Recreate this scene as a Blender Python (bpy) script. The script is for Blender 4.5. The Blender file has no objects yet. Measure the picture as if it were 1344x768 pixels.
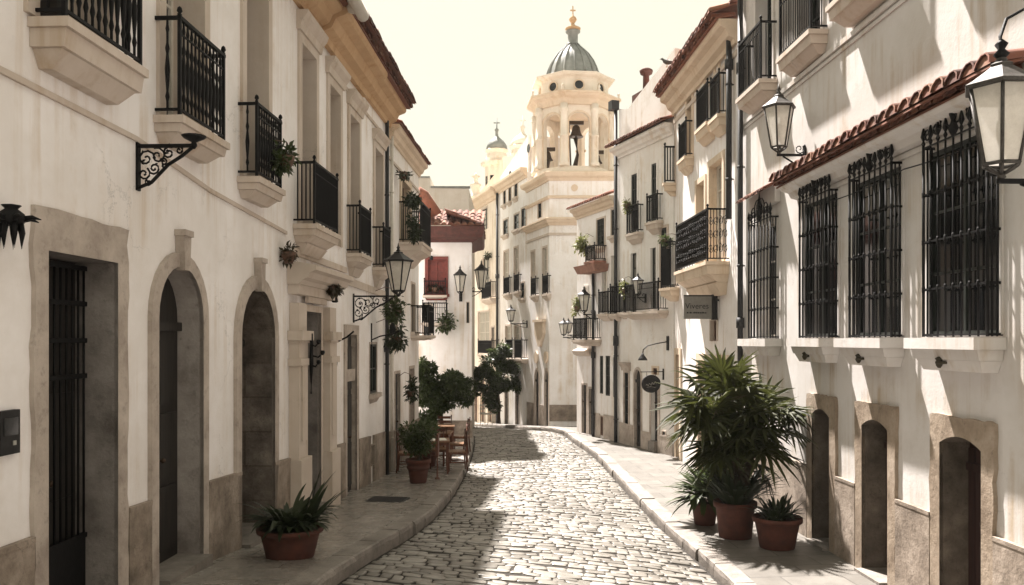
import bpy, bmesh, math, random
from mathutils import Matrix, Vector
from mathutils.geometry import tessellate_polygon
R = math.radians
PI = math.pi
rnd = random.Random(7)
SC = bpy.context.scene
COL = SC.collection

# ------------------------------------------------------------------ camera, sky, sun, exposure
CH, FPX, HOR = 3.06, 1100.0, 447.0
cam = bpy.data.objects.new('camera', bpy.data.cameras.new('camera'))
COL.objects.link(cam)
cam.location = (0, 0, CH)
cam.rotation_euler = (R(90), 0, 0)
cam.data.sensor_width = 36
cam.data.lens = FPX / 1344 * 36
cam.data.shift_y = (HOR - 384) / 1344
cam.data.clip_start = 0.05
cam.data.clip_end = 2000
SC.camera = cam

SUN_DIR = Vector((0.215, -0.47, -0.855)).normalized()      # the way the light travels
EL = math.asin(-SUN_DIR.z)
AZ = math.atan2(-SUN_DIR.x, -SUN_DIR.y)                   # from +Y, clockwise
W = bpy.data.worlds.new('World')
SC.world = W
W.use_nodes = True
nt = W.node_tree
nt.nodes.clear()
out = nt.nodes.new('ShaderNodeOutputWorld')
sky = nt.nodes.new('ShaderNodeTexSky')
sky.sky_type = 'NISHITA'
sky.sun_disc = False
sky.sun_elevation = EL
sky.sun_rotation = AZ
sky.air_density = 1.0
sky.dust_density = 4.0
bg = nt.nodes.new('ShaderNodeBackground')
bg.inputs['Strength'].default_value = 0.12
nt.links.new(sky.outputs[0], bg.inputs['Color'])
bg2 = nt.nodes.new('ShaderNodeBackground')                # bright cream overcast veil
bg2.inputs['Color'].default_value = (1.0, 0.955, 0.755, 1)
bg2.inputs['Strength'].default_value = 0.262
mx = nt.nodes.new('ShaderNodeMixShader')
mx.inputs[0].default_value = 0.96
nt.links.new(bg.outputs[0], mx.inputs[1])
nt.links.new(bg2.outputs[0], mx.inputs[2])
nt.links.new(mx.outputs[0], out.inputs[0])

sd = bpy.data.lights.new('sun', 'SUN')
sd.energy = 5.0
sd.angle = R(1.4)
sd.color = (1.0, 0.925, 0.86)
sun = bpy.data.objects.new('sun', sd)
COL.objects.link(sun)
sun.location = (-10, 40, 40)
sun.rotation_euler = SUN_DIR.to_track_quat('-Z', 'Y').to_euler()
SC.view_settings.view_transform = 'Standard'
SC.view_settings.look = 'None'
SC.view_settings.exposure = 1.90
SC.view_settings.gamma = 1
SC.view_settings.use_curve_mapping = False

# ------------------------------------------------------------------ materials
def nodes(name):
    m = bpy.data.materials.new(name)
    m.use_nodes = True
    t = m.node_tree
    return m, t, t.nodes['Principled BSDF']
def N(t, typ, **kw):
    n = t.nodes.new(typ)
    for k, v in kw.items():
        setattr(n, k, v)
    return n
def pos(t, scale=(1, 1, 1)):
    g = N(t, 'ShaderNodeNewGeometry')
    mp = N(t, 'ShaderNodeMapping')
    mp.inputs['Scale'].default_value = scale
    t.links.new(g.outputs['Position'], mp.inputs['Vector'])
    return mp.outputs[0]
def noise(t, vec, scale, detail=4, rough=0.55):
    n = N(t, 'ShaderNodeTexNoise')
    n.inputs['Scale'].default_value = scale
    n.inputs['Detail'].default_value = detail
    n.inputs['Roughness'].default_value = rough
    t.links.new(vec, n.inputs['Vector'])
    return n.outputs[0]
def ramp(t, fac, stops):
    r = N(t, 'ShaderNodeValToRGB')
    e = r.color_ramp.elements
    while len(e) < len(stops):
        e.new(0.5)
    for i, (p, c) in enumerate(stops):
        e[i].position = p
        e[i].color = (*c, 1) if len(c) == 3 else c
    t.links.new(fac, r.inputs[0])
    return r.outputs[0]
def mixc(t, fac, a, b, mode='MIX'):
    m = N(t, 'ShaderNodeMix', data_type='RGBA', blend_type=mode)
    for s, v in ((m.inputs[0], fac), (m.inputs[6], a), (m.inputs[7], b)):
        if hasattr(v, 'links') or hasattr(v, 'is_linked'):
            t.links.new(v, s)
        elif isinstance(v, (int, float)):
            s.default_value = v
        else:
            s.default_value = (*v, 1)
    return m.outputs[2]
def bump(t, b, h, strength=0.3, dist=0.02):
    n = N(t, 'ShaderNodeBump')
    n.inputs['Strength'].default_value = strength
    n.inputs['Distance'].default_value = dist
    t.links.new(h, n.inputs['Height'])
    t.links.new(n.outputs[0], b.inputs['Normal'])
def gray(v):
    return (v, v, v)

def plaster(name, c, stain=(0.55, 0.47, 0.37), amt=0.35, rough=0.9, fine=22):
    m, t, b = nodes(name)
    p = pos(t)
    big = noise(t, p, 0.9, 7, 0.68)
    col = mixc(t, ramp(t, big, [(0.38, gray(0)), (0.62, gray(1))]), [x * y for x, y in zip(c, (0.88, 0.865, 0.84))], c)
    # patched render: areas with a crisp edge, a touch lighter or darker
    pt = noise(t, pos(t, (1, 1, 1.3)), 0.8, 3, 0.5)
    col = mixc(t, ramp(t, pt, [(0.585, gray(0)), (0.60, gray(0.4))]), col, [x * y for x, y in zip(c, (0.90, 0.885, 0.86))])
    # drip stains
    streak = noise(t, pos(t, (6, 6, 0.28)), 1.0, 6, 0.62)
    patch = noise(t, p, 1.1, 6, 0.65)
    a = ramp(t, streak, [(0.47, gray(0)), (0.66, gray(1))])
    pb = ramp(t, patch, [(0.43, gray(0)), (0.62, gray(1))])
    both = mixc(t, 1.0, a, pb, 'MULTIPLY')
    mm = N(t, 'ShaderNodeMath', operation='MULTIPLY')
    t.links.new(both, mm.inputs[0])
    mm.inputs[1].default_value = amt * 1.6
    col = mixc(t, mm.outputs[0], col, [x * y * 1.25 for x, y in zip(c, stain)])
    # small chips and specks
    sp = noise(t, p, 11, 6, 0.72)
    sf = ramp(t, sp, [(0.66, gray(0)), (0.75, gray(0.7 * amt))])
    col = mixc(t, sf, col, [x * 0.55 for x in c])
    # hairline cracks, only here and there
    v = N(t, 'ShaderNodeTexVoronoi', feature='DISTANCE_TO_EDGE')
    v.inputs['Scale'].default_value = 0.75
    nn = N(t, 'ShaderNodeTexNoise')
    nn.inputs['Scale'].default_value = 2.2
    nn.inputs['Detail'].default_value = 7
    nn.inputs['Roughness'].default_value = 0.65
    d = N(t, 'ShaderNodeVectorMath', operation='MULTIPLY_ADD')
    t.links.new(p, nn.inputs['Vector'])
    t.links.new(nn.outputs[1], d.inputs[0])
    d.inputs[1].default_value = (1.1, 1.1, 1.1)
    t.links.new(p, d.inputs[2])
    t.links.new(d.outputs[0], v.inputs['Vector'])
    ck = mixc(t, 1.0, ramp(t, v.outputs[0], [(0.0, gray(0.7)), (0.006, gray(0))]), ramp(t, noise(t, p, 0.55, 3), [(0.52, gray(0)), (0.60, gray(1))]), 'MULTIPLY')
    col = mixc(t, ck, col, [x * 0.45 for x in c])
    t.links.new(col, b.inputs['Base Color'])
    b.inputs['Roughness'].default_value = rough
    b.inputs['Specular IOR Level'].default_value = 0.2
    f = noise(t, p, fine, 6, 0.65)
    f2 = noise(t, p, 3.0, 4)
    h = N(t, 'ShaderNodeMath', operation='ADD')
    t.links.new(f, h.inputs[0])
    t.links.new(f2, h.inputs[1])
    bump(t, b, h.outputs[0], 0.25, 0.012)
    return m
def stone(name, c1, c2, c3, scale=2.0, rough=0.8, crack=True, joints=False):
    c1, c2, c3 = [(c[0], c[1] * .985, c[2] * 1.03) for c in (c1, c2, c3)]
    m, t, b = nodes(name)
    p = pos(t)
    n1 = noise(t, p, scale, 8, 0.68)
    col = ramp(t, n1, [(0.33, c1), (0.5, c2), (0.67, c3)])
    n2 = noise(t, p, scale * 6, 6, 0.7)
    col = mixc(t, ramp(t, n2, [(0.55, gray(0)), (0.72, gray(0.5))]), col, [x * 0.45 for x in c1])
    h = n2
    if crack:
        v = N(t, 'ShaderNodeTexVoronoi', feature='DISTANCE_TO_EDGE')
        v.inputs['Scale'].default_value = scale * 1.1
        d = N(t, 'ShaderNodeVectorMath', operation='ADD')
        nn = N(t, 'ShaderNodeTexNoise')
        nn.inputs['Scale'].default_value = 4
        nn.inputs['Detail'].default_value = 5
        t.links.new(p, nn.inputs['Vector'])
        t.links.new(p, d.inputs[0])
        t.links.new(nn.outputs[1], d.inputs[1])
        t.links.new(d.outputs[0], v.inputs['Vector'])
        cf = ramp(t, v.outputs[0], [(0.0, gray(0.55)), (0.012, gray(0))])
        col = mixc(t, cf, col, [x * 0.3 for x in c1])
    if joints:
        sx = N(t, 'ShaderNodeSeparateXYZ')
        t.links.new(p, sx.inputs[0])
        ad = N(t, 'ShaderNodeMath', operation='ADD')
        t.links.new(sx.outputs[0], ad.inputs[0]); t.links.new(sx.outputs[1], ad.inputs[1])
        cx_ = N(t, 'ShaderNodeCombineXYZ')
        t.links.new(ad.outputs[0], cx_.inputs[0]); t.links.new(sx.outputs[2], cx_.inputs[1])
        br = N(t, 'ShaderNodeTexBrick')
        br.inputs['Scale'].default_value = 1
        br.inputs['Brick Width'].default_value = .85
        br.inputs['Row Height'].default_value = .46
        br.inputs['Mortar Size'].default_value = .012
        br.inputs['Color1'].default_value = (1, 1, 1, 1)
        br.inputs['Color2'].default_value = (.66, .64, .62, 1)
        br.inputs['Mortar'].default_value = (.6, .57, .54, 1)
        t.links.new(cx_.outputs[0], br.inputs['Vector'])
        col = mixc(t, 1.0, col, br.outputs[0], 'MULTIPLY')
    t.links.new(col, b.inputs['Base Color'])
    b.inputs['Roughness'].default_value = rough
    bump(t, b, h, 0.7, 0.02)
    return m
def simple(name, c, rough=0.5, metal=0.0, var=0.25, scale=12, bmp=0.1, spec=0.5):
    m, t, b = nodes(name)
    p = pos(t)
    n = noise(t, p, scale, 5, 0.6)
    t.links.new(ramp(t, n, [(0.3, [x * (1 - var) for x in c]), (0.7, [min(1, x * (1 + var)) for x in c])]), b.inputs['Base Color'])
    b.inputs['Roughness'].default_value = rough
    b.inputs['Metallic'].default_value = metal
    b.inputs['Specular IOR Level'].default_value = spec
    if bmp:
        bump(t, b, noise(t, p, scale * 3, 4), bmp, 0.01)
    return m
def leafmat(name, c1, c2, rough=0.45):
    m, t, b = nodes(name)
    g = N(t, 'ShaderNodeNewGeometry')
    n = noise(t, pos(t), 6, 3)
    mm = N(t, 'ShaderNodeMath', operation='MULTIPLY_ADD')
    t.links.new(g.outputs['Random Per Island'], mm.inputs[0])
    mm.inputs[1].default_value = 0.7
    t.links.new(n, mm.inputs[2])
    t.links.new(ramp(t, mm.outputs[0], [(0.35, c1), (1.05, c2)]), b.inputs['Base Color'])
    b.inputs['Roughness'].default_value = rough
    b.inputs['Specular IOR Level'].default_value = 0.35
    tr = N(t, 'ShaderNodeBsdfTranslucent')
    tr.inputs[0].default_value = (*[min(1, x * 1.6) for x in c2], 1)
    ms = N(t, 'ShaderNodeMixShader')
    ms.inputs[0].default_value = 0.25
    t.links.new(b.outputs[0], ms.inputs[1])
    t.links.new(tr.outputs[0], ms.inputs[2])
    t.links.new(ms.outputs[0], t.nodes['Material Output'].inputs[0])
    return m
def paving(name, c1, c2, rough, bw=0.9, rh=0.55, rot=0.0):
    m, t, b = nodes(name)
    g = N(t, 'ShaderNodeNewGeometry')
    mp = N(t, 'ShaderNodeMapping')
    mp.inputs['Rotation'].default_value = (0, 0, rot)
    t.links.new(g.outputs['Position'], mp.inputs['Vector'])
    br = N(t, 'ShaderNodeTexBrick')
    br.inputs['Scale'].default_value = 1
    br.inputs['Brick Width'].default_value = bw
    br.inputs['Row Height'].default_value = rh
    br.inputs['Mortar Size'].default_value = 0.008
    br.inputs['Color1'].default_value = (*c1, 1)
    br.inputs['Color2'].default_value = (*c2, 1)
    br.inputs['Mortar'].default_value = (*[x * 0.28 for x in c1], 1)
    t.links.new(mp.outputs[0], br.inputs['Vector'])
    p = pos(t)
    n1 = noise(t, p, 2.3, 7, 0.65)
    col = mixc(t, ramp(t, n1, [(0.35, gray(0.0)), (0.7, gray(0.75))]), br.outputs[0], [x * 0.55 for x in c2])
    t.links.new(col, b.inputs['Base Color'])
    rr = N(t, 'ShaderNodeMapRange')
    t.links.new(noise(t, p, 5, 5), rr.inputs[0])
    rr.inputs[3].default_value = rough - 0.12
    rr.inputs[4].default_value = rough + 0.22
    t.links.new(rr.outputs[0], b.inputs['Roughness'])
    h = N(t, 'ShaderNodeMath', operation='SUBTRACT')
    t.links.new(noise(t, p, 14, 5), h.inputs[0])
    t.links.new(br.outputs[1], h.inputs[1])
    bump(t, b, h.outputs[0], 0.4, 0.012)
    return m
def tilemat(name, k=1.0):
    m, t, b = nodes(name)
    g = N(t, 'ShaderNodeNewGeometry')
    n = noise(t, pos(t), 5, 6, 0.7)
    c = ramp(t, g.outputs['Random Per Island'], [(0.0, (0.11 * k, 0.038 * k, 0.026 * k)), (0.5, (0.22 * k, 0.075 * k, 0.045 * k)), (1.0, (0.34 * k, 0.17 * k, 0.105 * k))])
    c = mixc(t, ramp(t, n, [(0.5, gray(0)), (0.72, gray(0.8))]), c, (0.09, 0.06, 0.045))
    t.links.new(c, b.inputs['Base Color'])
    b.inputs['Roughness'].default_value = 0.85
    bump(t, b, n, 0.4, 0.02)
    return m
def cobblemat():
    m, t, b = nodes('cobble_stone')
    g = N(t, 'ShaderNodeNewGeometry')
    p = pos(t)
    n = noise(t, p, 9, 6, 0.6)
    c = ramp(t, g.outputs['Random Per Island'], [(0.0, (0.145, 0.135, 0.12)), (0.5, (0.24, 0.225, 0.202)), (1.0, (0.33, 0.312, 0.283))])
    c = mixc(t, ramp(t, n, [(0.4, gray(0)), (0.75, gray(0.6))]), c, (0.15, 0.135, 0.115))
    lg = noise(t, pos(t, (1.0, .45, 1)), 0.8, 5, 0.65)
    c = mixc(t, ramp(t, lg, [(0.42, gray(0)), (0.66, gray(0.6))]), c, (0.10, 0.09, 0.077))
    t.links.new(c, b.inputs['Base Color'])
    rr = N(t, 'ShaderNodeMapRange')
    t.links.new(noise(t, p, 3, 6, 0.65), rr.inputs[0])
    rr.inputs[1].default_value = 0.3
    rr.inputs[2].default_value = 0.7
    rr.inputs[3].default_value = 0.26
    rr.inputs[4].default_value = 0.52
    t.links.new(rr.outputs[0], b.inputs['Roughness'])
    b.inputs['Specular IOR Level'].default_value = 0.55
    bump(t, b, noise(t, p, 20, 5, 0.6), 0.22, 0.01)
    return m
def glassmat():
    m, t, b = nodes('lantern_glass')
    n = noise(t, pos(t), 14, 5, 0.7)
    t.links.new(ramp(t, n, [(0.3, (0.78, 0.74, 0.66)), (0.7, (0.92, 0.89, 0.82))]), b.inputs['Base Color'])
    b.inputs['Roughness'].default_value = 0.18
    tr = N(t, 'ShaderNodeBsdfTranslucent')
    tr.inputs[0].default_value = (1.0, 0.97, 0.91, 1)
    tp = N(t, 'ShaderNodeBsdfTransparent')
    a = N(t, 'ShaderNodeMixShader')
    a.inputs[0].default_value = 0.5
    t.links.new(b.outputs[0], a.inputs[1])
    t.links.new(tr.outputs[0], a.inputs[2])
    c = N(t, 'ShaderNodeMixShader')
    rr = N(t, 'ShaderNodeMapRange')
    t.links.new(n, rr.inputs[0])
    rr.inputs[3].default_value = 0.35
    rr.inputs[4].default_value = 0.05
    t.links.new(rr.outputs[0], c.inputs[0])
    t.links.new(a.outputs[0], c.inputs[1])
    t.links.new(tp.outputs[0], c.inputs[2])
    t.links.new(c.outputs[0], t.nodes['Material Output'].inputs[0])
    return m
def stripes(name, c1, c2, scale, axis=(1, 0, 0), rough=0.6):
    m, t, b = nodes(name)
    p = pos(t, (scale, scale, 1))
    n = noise(t, pos(t, (14, 14, 1.2)), 1.5, 5, 0.6)
    t.links.new(ramp(t, n, [(0.3, c1), (0.7, c2)]), b.inputs['Base Color'])
    b.inputs['Roughness'].default_value = rough
    bump(t, b, n, 0.25, 0.01)
    return m

M = dict(
    iron_g=simple('weathered_grey_iron', (0.055, 0.05, 0.045), 0.55, 0.2, 0.5, 30, 0.2),
    faded=simple('faded_red_plaster', (0.30, 0.16, 0.12), 0.9, 0, 0.25, 6),
    white=plaster('white_plaster', (0.89, 0.862, 0.86), amt=0.40),
    white_b=plaster('ivory_plaster', (0.88, 0.86, 0.86), amt=0.55),
    white_c=plaster('chalk_plaster', (0.88, 0.86, 0.85), amt=0.5),
    white_d=plaster('limewash_plaster', (0.64, 0.62, 0.61), amt=0.6),
    grey=plaster('grey_plaster', (0.58, 0.55, 0.50)),
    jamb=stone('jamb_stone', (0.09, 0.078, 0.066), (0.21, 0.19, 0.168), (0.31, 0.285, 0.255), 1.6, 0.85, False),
    trim=plaster('trim_stone', (0.60, 0.525, 0.465), amt=0.45),
    ochre=plaster('ochre_cornice', (0.56, 0.38, 0.23), amt=0.5),
    peach=plaster('peach_cornice', (0.71, 0.59, 0.47), amt=0.4),
    cream=plaster('cream_stone', (0.80, 0.73, 0.645), amt=0.5),
    plinth=stone('plinth_stone', (0.11, 0.086, 0.063), (0.26, 0.214, 0.164), (0.42, 0.357, 0.285), 1.7),
    jamb_l=stone('pale_jamb_stone', (0.16, 0.14, 0.12), (0.32, 0.292, 0.26), (0.42, 0.39, 0.35), 1.4, 0.85, False),
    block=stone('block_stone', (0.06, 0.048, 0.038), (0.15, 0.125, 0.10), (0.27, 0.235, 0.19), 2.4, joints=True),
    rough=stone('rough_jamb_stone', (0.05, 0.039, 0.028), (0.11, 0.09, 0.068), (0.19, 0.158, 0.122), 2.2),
    surround=stone('surround_stone', (0.29, 0.245, 0.20), (0.43, 0.375, 0.312), (0.54, 0.48, 0.405), 1.8, 0.85, False),
    surround_r=stone('tan_surround_stone', (0.17, 0.128, 0.086), (0.29, 0.232, 0.166), (0.39, 0.325, 0.248), 2.0, 0.85, False),
    iron=simple('black_iron', (0.005, 0.005, 0.0055), 0.62, 0.0, 0.4, 20, 0.2, 0.18),
    dark=simple('dark_metal', (0.011, 0.011, 0.012), 0.5, 0.0, 0.3, 12, .1, .3),
    pipe=simple('black_pipe', (0.014, 0.014, 0.016), 0.55, 0.0, 0.3),
    pane=simple('dark_glass', (0.006, 0.007, 0.008), 0.06, 0.0, 0.3, 1.5, 0.02, 0.4),
    shade=simple('pale_blind', (0.42, 0.39, 0.34), 0.7, 0, 0.12, 3),
    frame_w=simple('white_paint', (0.62, 0.58, 0.52), 0.5, 0, 0.1),
    frame_g=simple('green_paint', (0.011, 0.015, 0.012), 0.5, 0, 0.3),
    frame_b=simple('brown_wood', (0.10, 0.05, 0.03), 0.55, 0, 0.4, 8),
    door_d=stripes('dark_door_wood', (0.007, 0.006, 0.005), (0.018, 0.014, 0.011), 8),
    door_r=stripes('red_door_wood', (0.014, 0.005, 0.004), (0.035, 0.012, 0.009), 8),
    red=simple('red_paint', (0.16, 0.028, 0.020), 0.6, 0, 0.35, 9),
    red_d=simple('brown_red_paint', (0.085, 0.026, 0.020), 0.7, 0, 0.35, 9),
    tile=tilemat('roof_tile', 0.75),
    tile_o=tilemat('weathered_roof_tile', 1.1),
    slate=simple('slate_dome', (0.20, 0.21, 0.20), 0.6, 0, 0.3, 3),
    terracotta=simple('terracotta', (0.075, 0.023, 0.014), 0.85, 0, 0.35, 6, 0.25),
    soil=simple('soil', (0.035, 0.025, 0.018), 0.95, 0, 0.5, 30, 0.6),
    wood=stripes('chair_wood', (0.07, 0.022, 0.011), (0.14, 0.047, 0.022), 10),
    wood_l=stripes('table_wood', (0.16, 0.08, 0.04), (0.26, 0.14, 0.07), 10, rough=0.35),
    paper=simple('white_cloth', (0.78, 0.76, 0.70), 0.8, 0, 0.06),
    glass=glassmat(),
    sign=simple('grey_sign_paint', (0.20, 0.19, 0.175), 0.5, 0, 0.12),
    letter=simple('black_lettering', (0.012, 0.012, 0.012), 0.5, 0, 0.1),
    letter_w=simple('pale_lettering', (0.35, 0.34, 0.31), 0.5, 0, 0.1),
    bronze=simple('bell_bronze', (0.055, 0.035, 0.022), 0.5, 0.4, 0.3),
    gold=simple('gilt_metal', (0.55, 0.30, 0.09), 0.4, 0.3, 0.3),
    bark=simple('bark', (0.07, 0.05, 0.035), 0.95, 0, 0.4, 12, 0.8),
    leaf=leafmat('shrub_leaf', (0.012, 0.022, 0.010), (0.055, 0.075, 0.025)),
    leaf_d=leafmat('dark_leaf', (0.008, 0.014, 0.008), (0.032, 0.044, 0.020)),
    leaf_l=leafmat('light_leaf', (0.06, 0.075, 0.02), (0.17, 0.18, 0.06)),
    palm=leafmat('palm_leaf', (0.005, 0.008, 0.004), (0.042, 0.048, 0.012), 0.6),
    dry=leafmat('dry_leaf', (0.02, 0.017, 0.012), (0.06, 0.05, 0.03)),
    feather=simple('grey_feather', (0.10, 0.10, 0.095), 0.8, 0, 0.4, 25),
    cobble=cobblemat(),
    mortar=simple('road_grit', (0.022, 0.018, 0.014), 0.95, 0, 0.4, 25, 0.5),
    walk_l=paving('worn_marble_paving', (0.24, 0.22, 0.196), (0.33, 0.306, 0.276), 0.22, 1.1, 0.62, R(2)),
    walk_r=paving('limestone_paving', (0.13, 0.12, 0.106), (0.185, 0.172, 0.154), 0.45, 0.8, 0.5, R(-5)),
    kerb=stone('kerb_stone', (0.12, 0.106, 0.088), (0.20, 0.18, 0.152), (0.28, 0.252, 0.212), 2.5, 0.6, False),
    earth=simple('earth', (0.16, 0.14, 0.11), 0.95, 0, 0.3, 0.8, 0.4),
)

# ------------------------------------------------------------------ mesh building helpers
WM = {}
def thing(name, label, cat, loc=(0, 0, 0), rot=0.0, group=None, scale=1.0):
    o = bpy.data.objects.new(name, None)
    COL.objects.link(o)
    o.empty_display_size = 0.2
    o.location = loc
    o.rotation_euler = (0, 0, rot)
    o.scale = (scale,) * 3
    o['label'] = label
    o['category'] = cat
    if group:
        o['group'] = group
    WM[o] = Matrix.Translation(loc) @ Matrix.Rotation(rot, 4, 'Z') @ Matrix.Scale(scale, 4)
    return o
def dup(src, label, loc, rot=0.0, scale=1.0, group=None):
    def cp(o, parent):
        c = o.copy()
        COL.objects.link(c)
        if parent:
            c.parent = parent
        for ch in [x for x in KIDS.get(o, [])]:
            KIDS.setdefault(c, []).append(cp(ch, c))
        return c
    c = cp(src, None)
    c.location = loc
    c.rotation_euler = (0, 0, rot)
    c.scale = (scale,) * 3
    c['label'] = label
    if group:
        c['group'] = group
    return c
KIDS = {}

class MB:
    def __init__(s, mat=None):
        s.M = mat
        s.v, s.f, s.sm = [], [], []
    def P(s, p):
        p = Vector(p)
        s.v.append(s.M @ p if s.M else p)
        return len(s.v) - 1
    def F(s, idx, sm=False):
        s.f.append(tuple(idx))
        s.sm.append(sm)
    def poly(s, pts, sm=False):
        s.F([s.P(p) for p in pts], sm)
    def box(s, x0, x1, y0, y1, z0, z1):
        s.frustum(x0, x1, y0, y1, z0, z1, 0, 0)
    def frustum(s, x0, x1, y0, y1, z0, z1, ix=0.0, iy=0.0):
        """box whose bottom is inset by ix along x and by iy at y1"""
        a = [s.P(p) for p in ((x0 + ix, y0, z0), (x1 - ix, y0, z0), (x1 - ix, y1 - iy, z0), (x0 + ix, y1 - iy, z0),
                              (x0, y0, z1), (x1, y0, z1), (x1, y1, z1), (x0, y1, z1))]
        for q in ((3, 2, 1, 0), (4, 5, 6, 7), (0, 1, 5, 4), (1, 2, 6, 5), (2, 3, 7, 6), (3, 0, 4, 7)):
            s.F([a[i] for i in q])
    def prism_uz(s, pts, o0, o1):
        n = len(pts)
        a = [s.P((u, o0, z)) for u, z in pts]
        b = [s.P((u, o1, z)) for u, z in pts]
        s.F(a[::-1]); s.F(b)
        for i in range(n):
            j = (i + 1) % n
            s.F((a[i], a[j], b[j], b[i]))
    def sweep(s, prof, u0, u1):
        """closed profile of (out, z) swept along u"""
        n = len(prof)
        a = [s.P((u0, o, z)) for o, z in prof]
        b = [s.P((u1, o, z)) for o, z in prof]
        s.F(a[::-1]); s.F(b)
        for i in range(n):
            j = (i + 1) % n
            s.F((a[i], a[j], b[j], b[i]))
    def tube(s, pts, r, n=6, cap=True, sm=True):
        pts = [Vector(p) for p in pts]
        rs = r if isinstance(r, (list, tuple)) else [r] * len(pts)
        rings = []
        up = Vector((0, 0, 1))
        for i, p in enumerate(pts):
            d = (pts[min(i + 1, len(pts) - 1)] - pts[max(i - 1, 0)])
            if d.length < 1e-9:
                d = Vector((0, 0, 1))
            d.normalize()
            a = d.cross(up)
            if a.length < 1e-3:
                a = d.cross(Vector((1, 0, 0)))
            a.normalize()
            b = d.cross(a)
            rings.append([s.P(p + (a * math.cos(2 * PI * k / n) + b * math.sin(2 * PI * k / n)) * rs[i]) for k in range(n)])
        for i in range(len(rings) - 1):
            for k in range(n):
                j = (k + 1) % n
                s.F((rings[i][k], rings[i][j], rings[i + 1][j], rings[i + 1][k]), sm)
        if cap:
            s.F(rings[0][::-1]); s.F(rings[-1])
    def lathe(s, prof, c=(0, 0), n=12, sm=True, rot=0.0, cap=True):
        rings = [[s.P((c[0] + r * math.cos(rot + 2 * PI * k / n), c[1] + r * math.sin(rot + 2 * PI * k / n), z)) for k in range(n)] for r, z in prof]
        for i in range(len(rings) - 1):
            for k in range(n):
                j = (k + 1) % n
                s.F((rings[i][k], rings[i][j], rings[i + 1][j], rings[i + 1][k]), sm)
        if cap:
            s.F(rings[0][::-1]); s.F(rings[-1])
    def loft(s, polys, zs, cap=True, sm=False):
        n = len(polys[0])
        rings = [[s.P((x, y, z)) for x, y in pl] for pl, z in zip(polys, zs)]
        for i in range(len(rings) - 1):
            for k in range(n):
                j = (k + 1) % n
                s.F((rings[i][k], rings[i][j], rings[i + 1][j], rings[i + 1][k]), sm)
        if cap:
            s.F(rings[0][::-1]); s.F(rings[-1])
    def ring(s, inner, outer, p, depth, floor=False):
        n = len(inner)
        def col(o, pts):
            return [s.P((u, o, z)) for u, z in pts]
        fi, fo, wo, bi = col(p, inner), col(p, outer), col(-0.02, outer), col(-depth, inner)
        for i in range(n - 1):
            s.F((fi[i], fo[i], fo[i + 1], fi[i + 1]))
            s.F((fo[i], wo[i], wo[i + 1], fo[i + 1]))
            s.F((fi[i], fi[i + 1], bi[i + 1], bi[i]))
        s.F((fi[0], bi[0], wo[0], fo[0])); s.F((fi[-1], fo[-1], wo[-1], bi[-1]))
        if floor:
            s.F((fi[0], fi[-1], bi[-1], bi[0]))
    def leaf(s, p, d, up, L, w, bend=0.15):
        """a pointed leaf of two folded quads"""
        d = d.normalized()
        sd_ = d.cross(up)
        if sd_.length < 1e-3:
            sd_ = d.cross(Vector((1, 0, 0)))
        sd_.normalize()
        nrm = sd_.cross(d)
        m = p + d * L * 0.5 + nrm * L * bend
        a = s.P(p); b = s.P(m + sd_ * w * 0.5 - nrm * w * 0.12); c = s.P(p + d * L); e = s.P(m - sd_ * w * 0.5 - nrm * w * 0.12)
        s.F((a, b, c, e), True)
    def cloud(s, c, rad, n, L, w, rng, hollow=0.5, droop=0.0):
        c = Vector(c)
        for _ in range(n):
            d = Vector((rng.gauss(0, 1), rng.gauss(0, 1), rng.gauss(0, 1))).normalized()
            r = (hollow + (1 - hollow) * rng.random()) * (0.75 + 0.35 * rng.random())
            p = c + Vector((d.x * rad[0], d.y * rad[1], d.z * rad[2])) * r
            o = (d + Vector((rng.gauss(0, .6), rng.gauss(0, .6), rng.gauss(0, .5) - droop))).normalized()
            s.leaf(p, o, Vector((rng.gauss(0, .5), rng.gauss(0, .5), 1)), L * (0.6 + 0.7 * rng.random()), w * (0.7 + 0.6 * rng.random()))
    def build(s, name, mat, parent=None, label=None, normals=True):
        me = bpy.data.meshes.new(name)
        vs = s.v
        if parent is not None and s.M is not None:
            inv = WM[parent].inverted()
            vs = [inv @ v for v in vs]
        me.from_pydata([tuple(v) for v in vs], [], s.f)
        me.polygons.foreach_set('use_smooth', s.sm)
        if normals:
            bm = bmesh.new()
            bm.from_mesh(me)
            bmesh.ops.recalc_face_normals(bm, faces=bm.faces)
            bm.to_mesh(me)
            bm.free()
        me.materials.append(mat)
        me.update()
        o = bpy.data.objects.new(name, me)
        COL.objects.link(o)
        if parent is not None:
            o.parent = parent
            WM[o] = WM[parent]
            KIDS.setdefault(parent, []).append(o)
        if label:
            o['label'] = label
        return o
def structure(o):
    o['kind'] = 'structure'
    return o
def tag(o, label, cat, group=None):
    o['label'] = label
    o['category'] = cat
    if group:
        o['group'] = group
    return o

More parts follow.
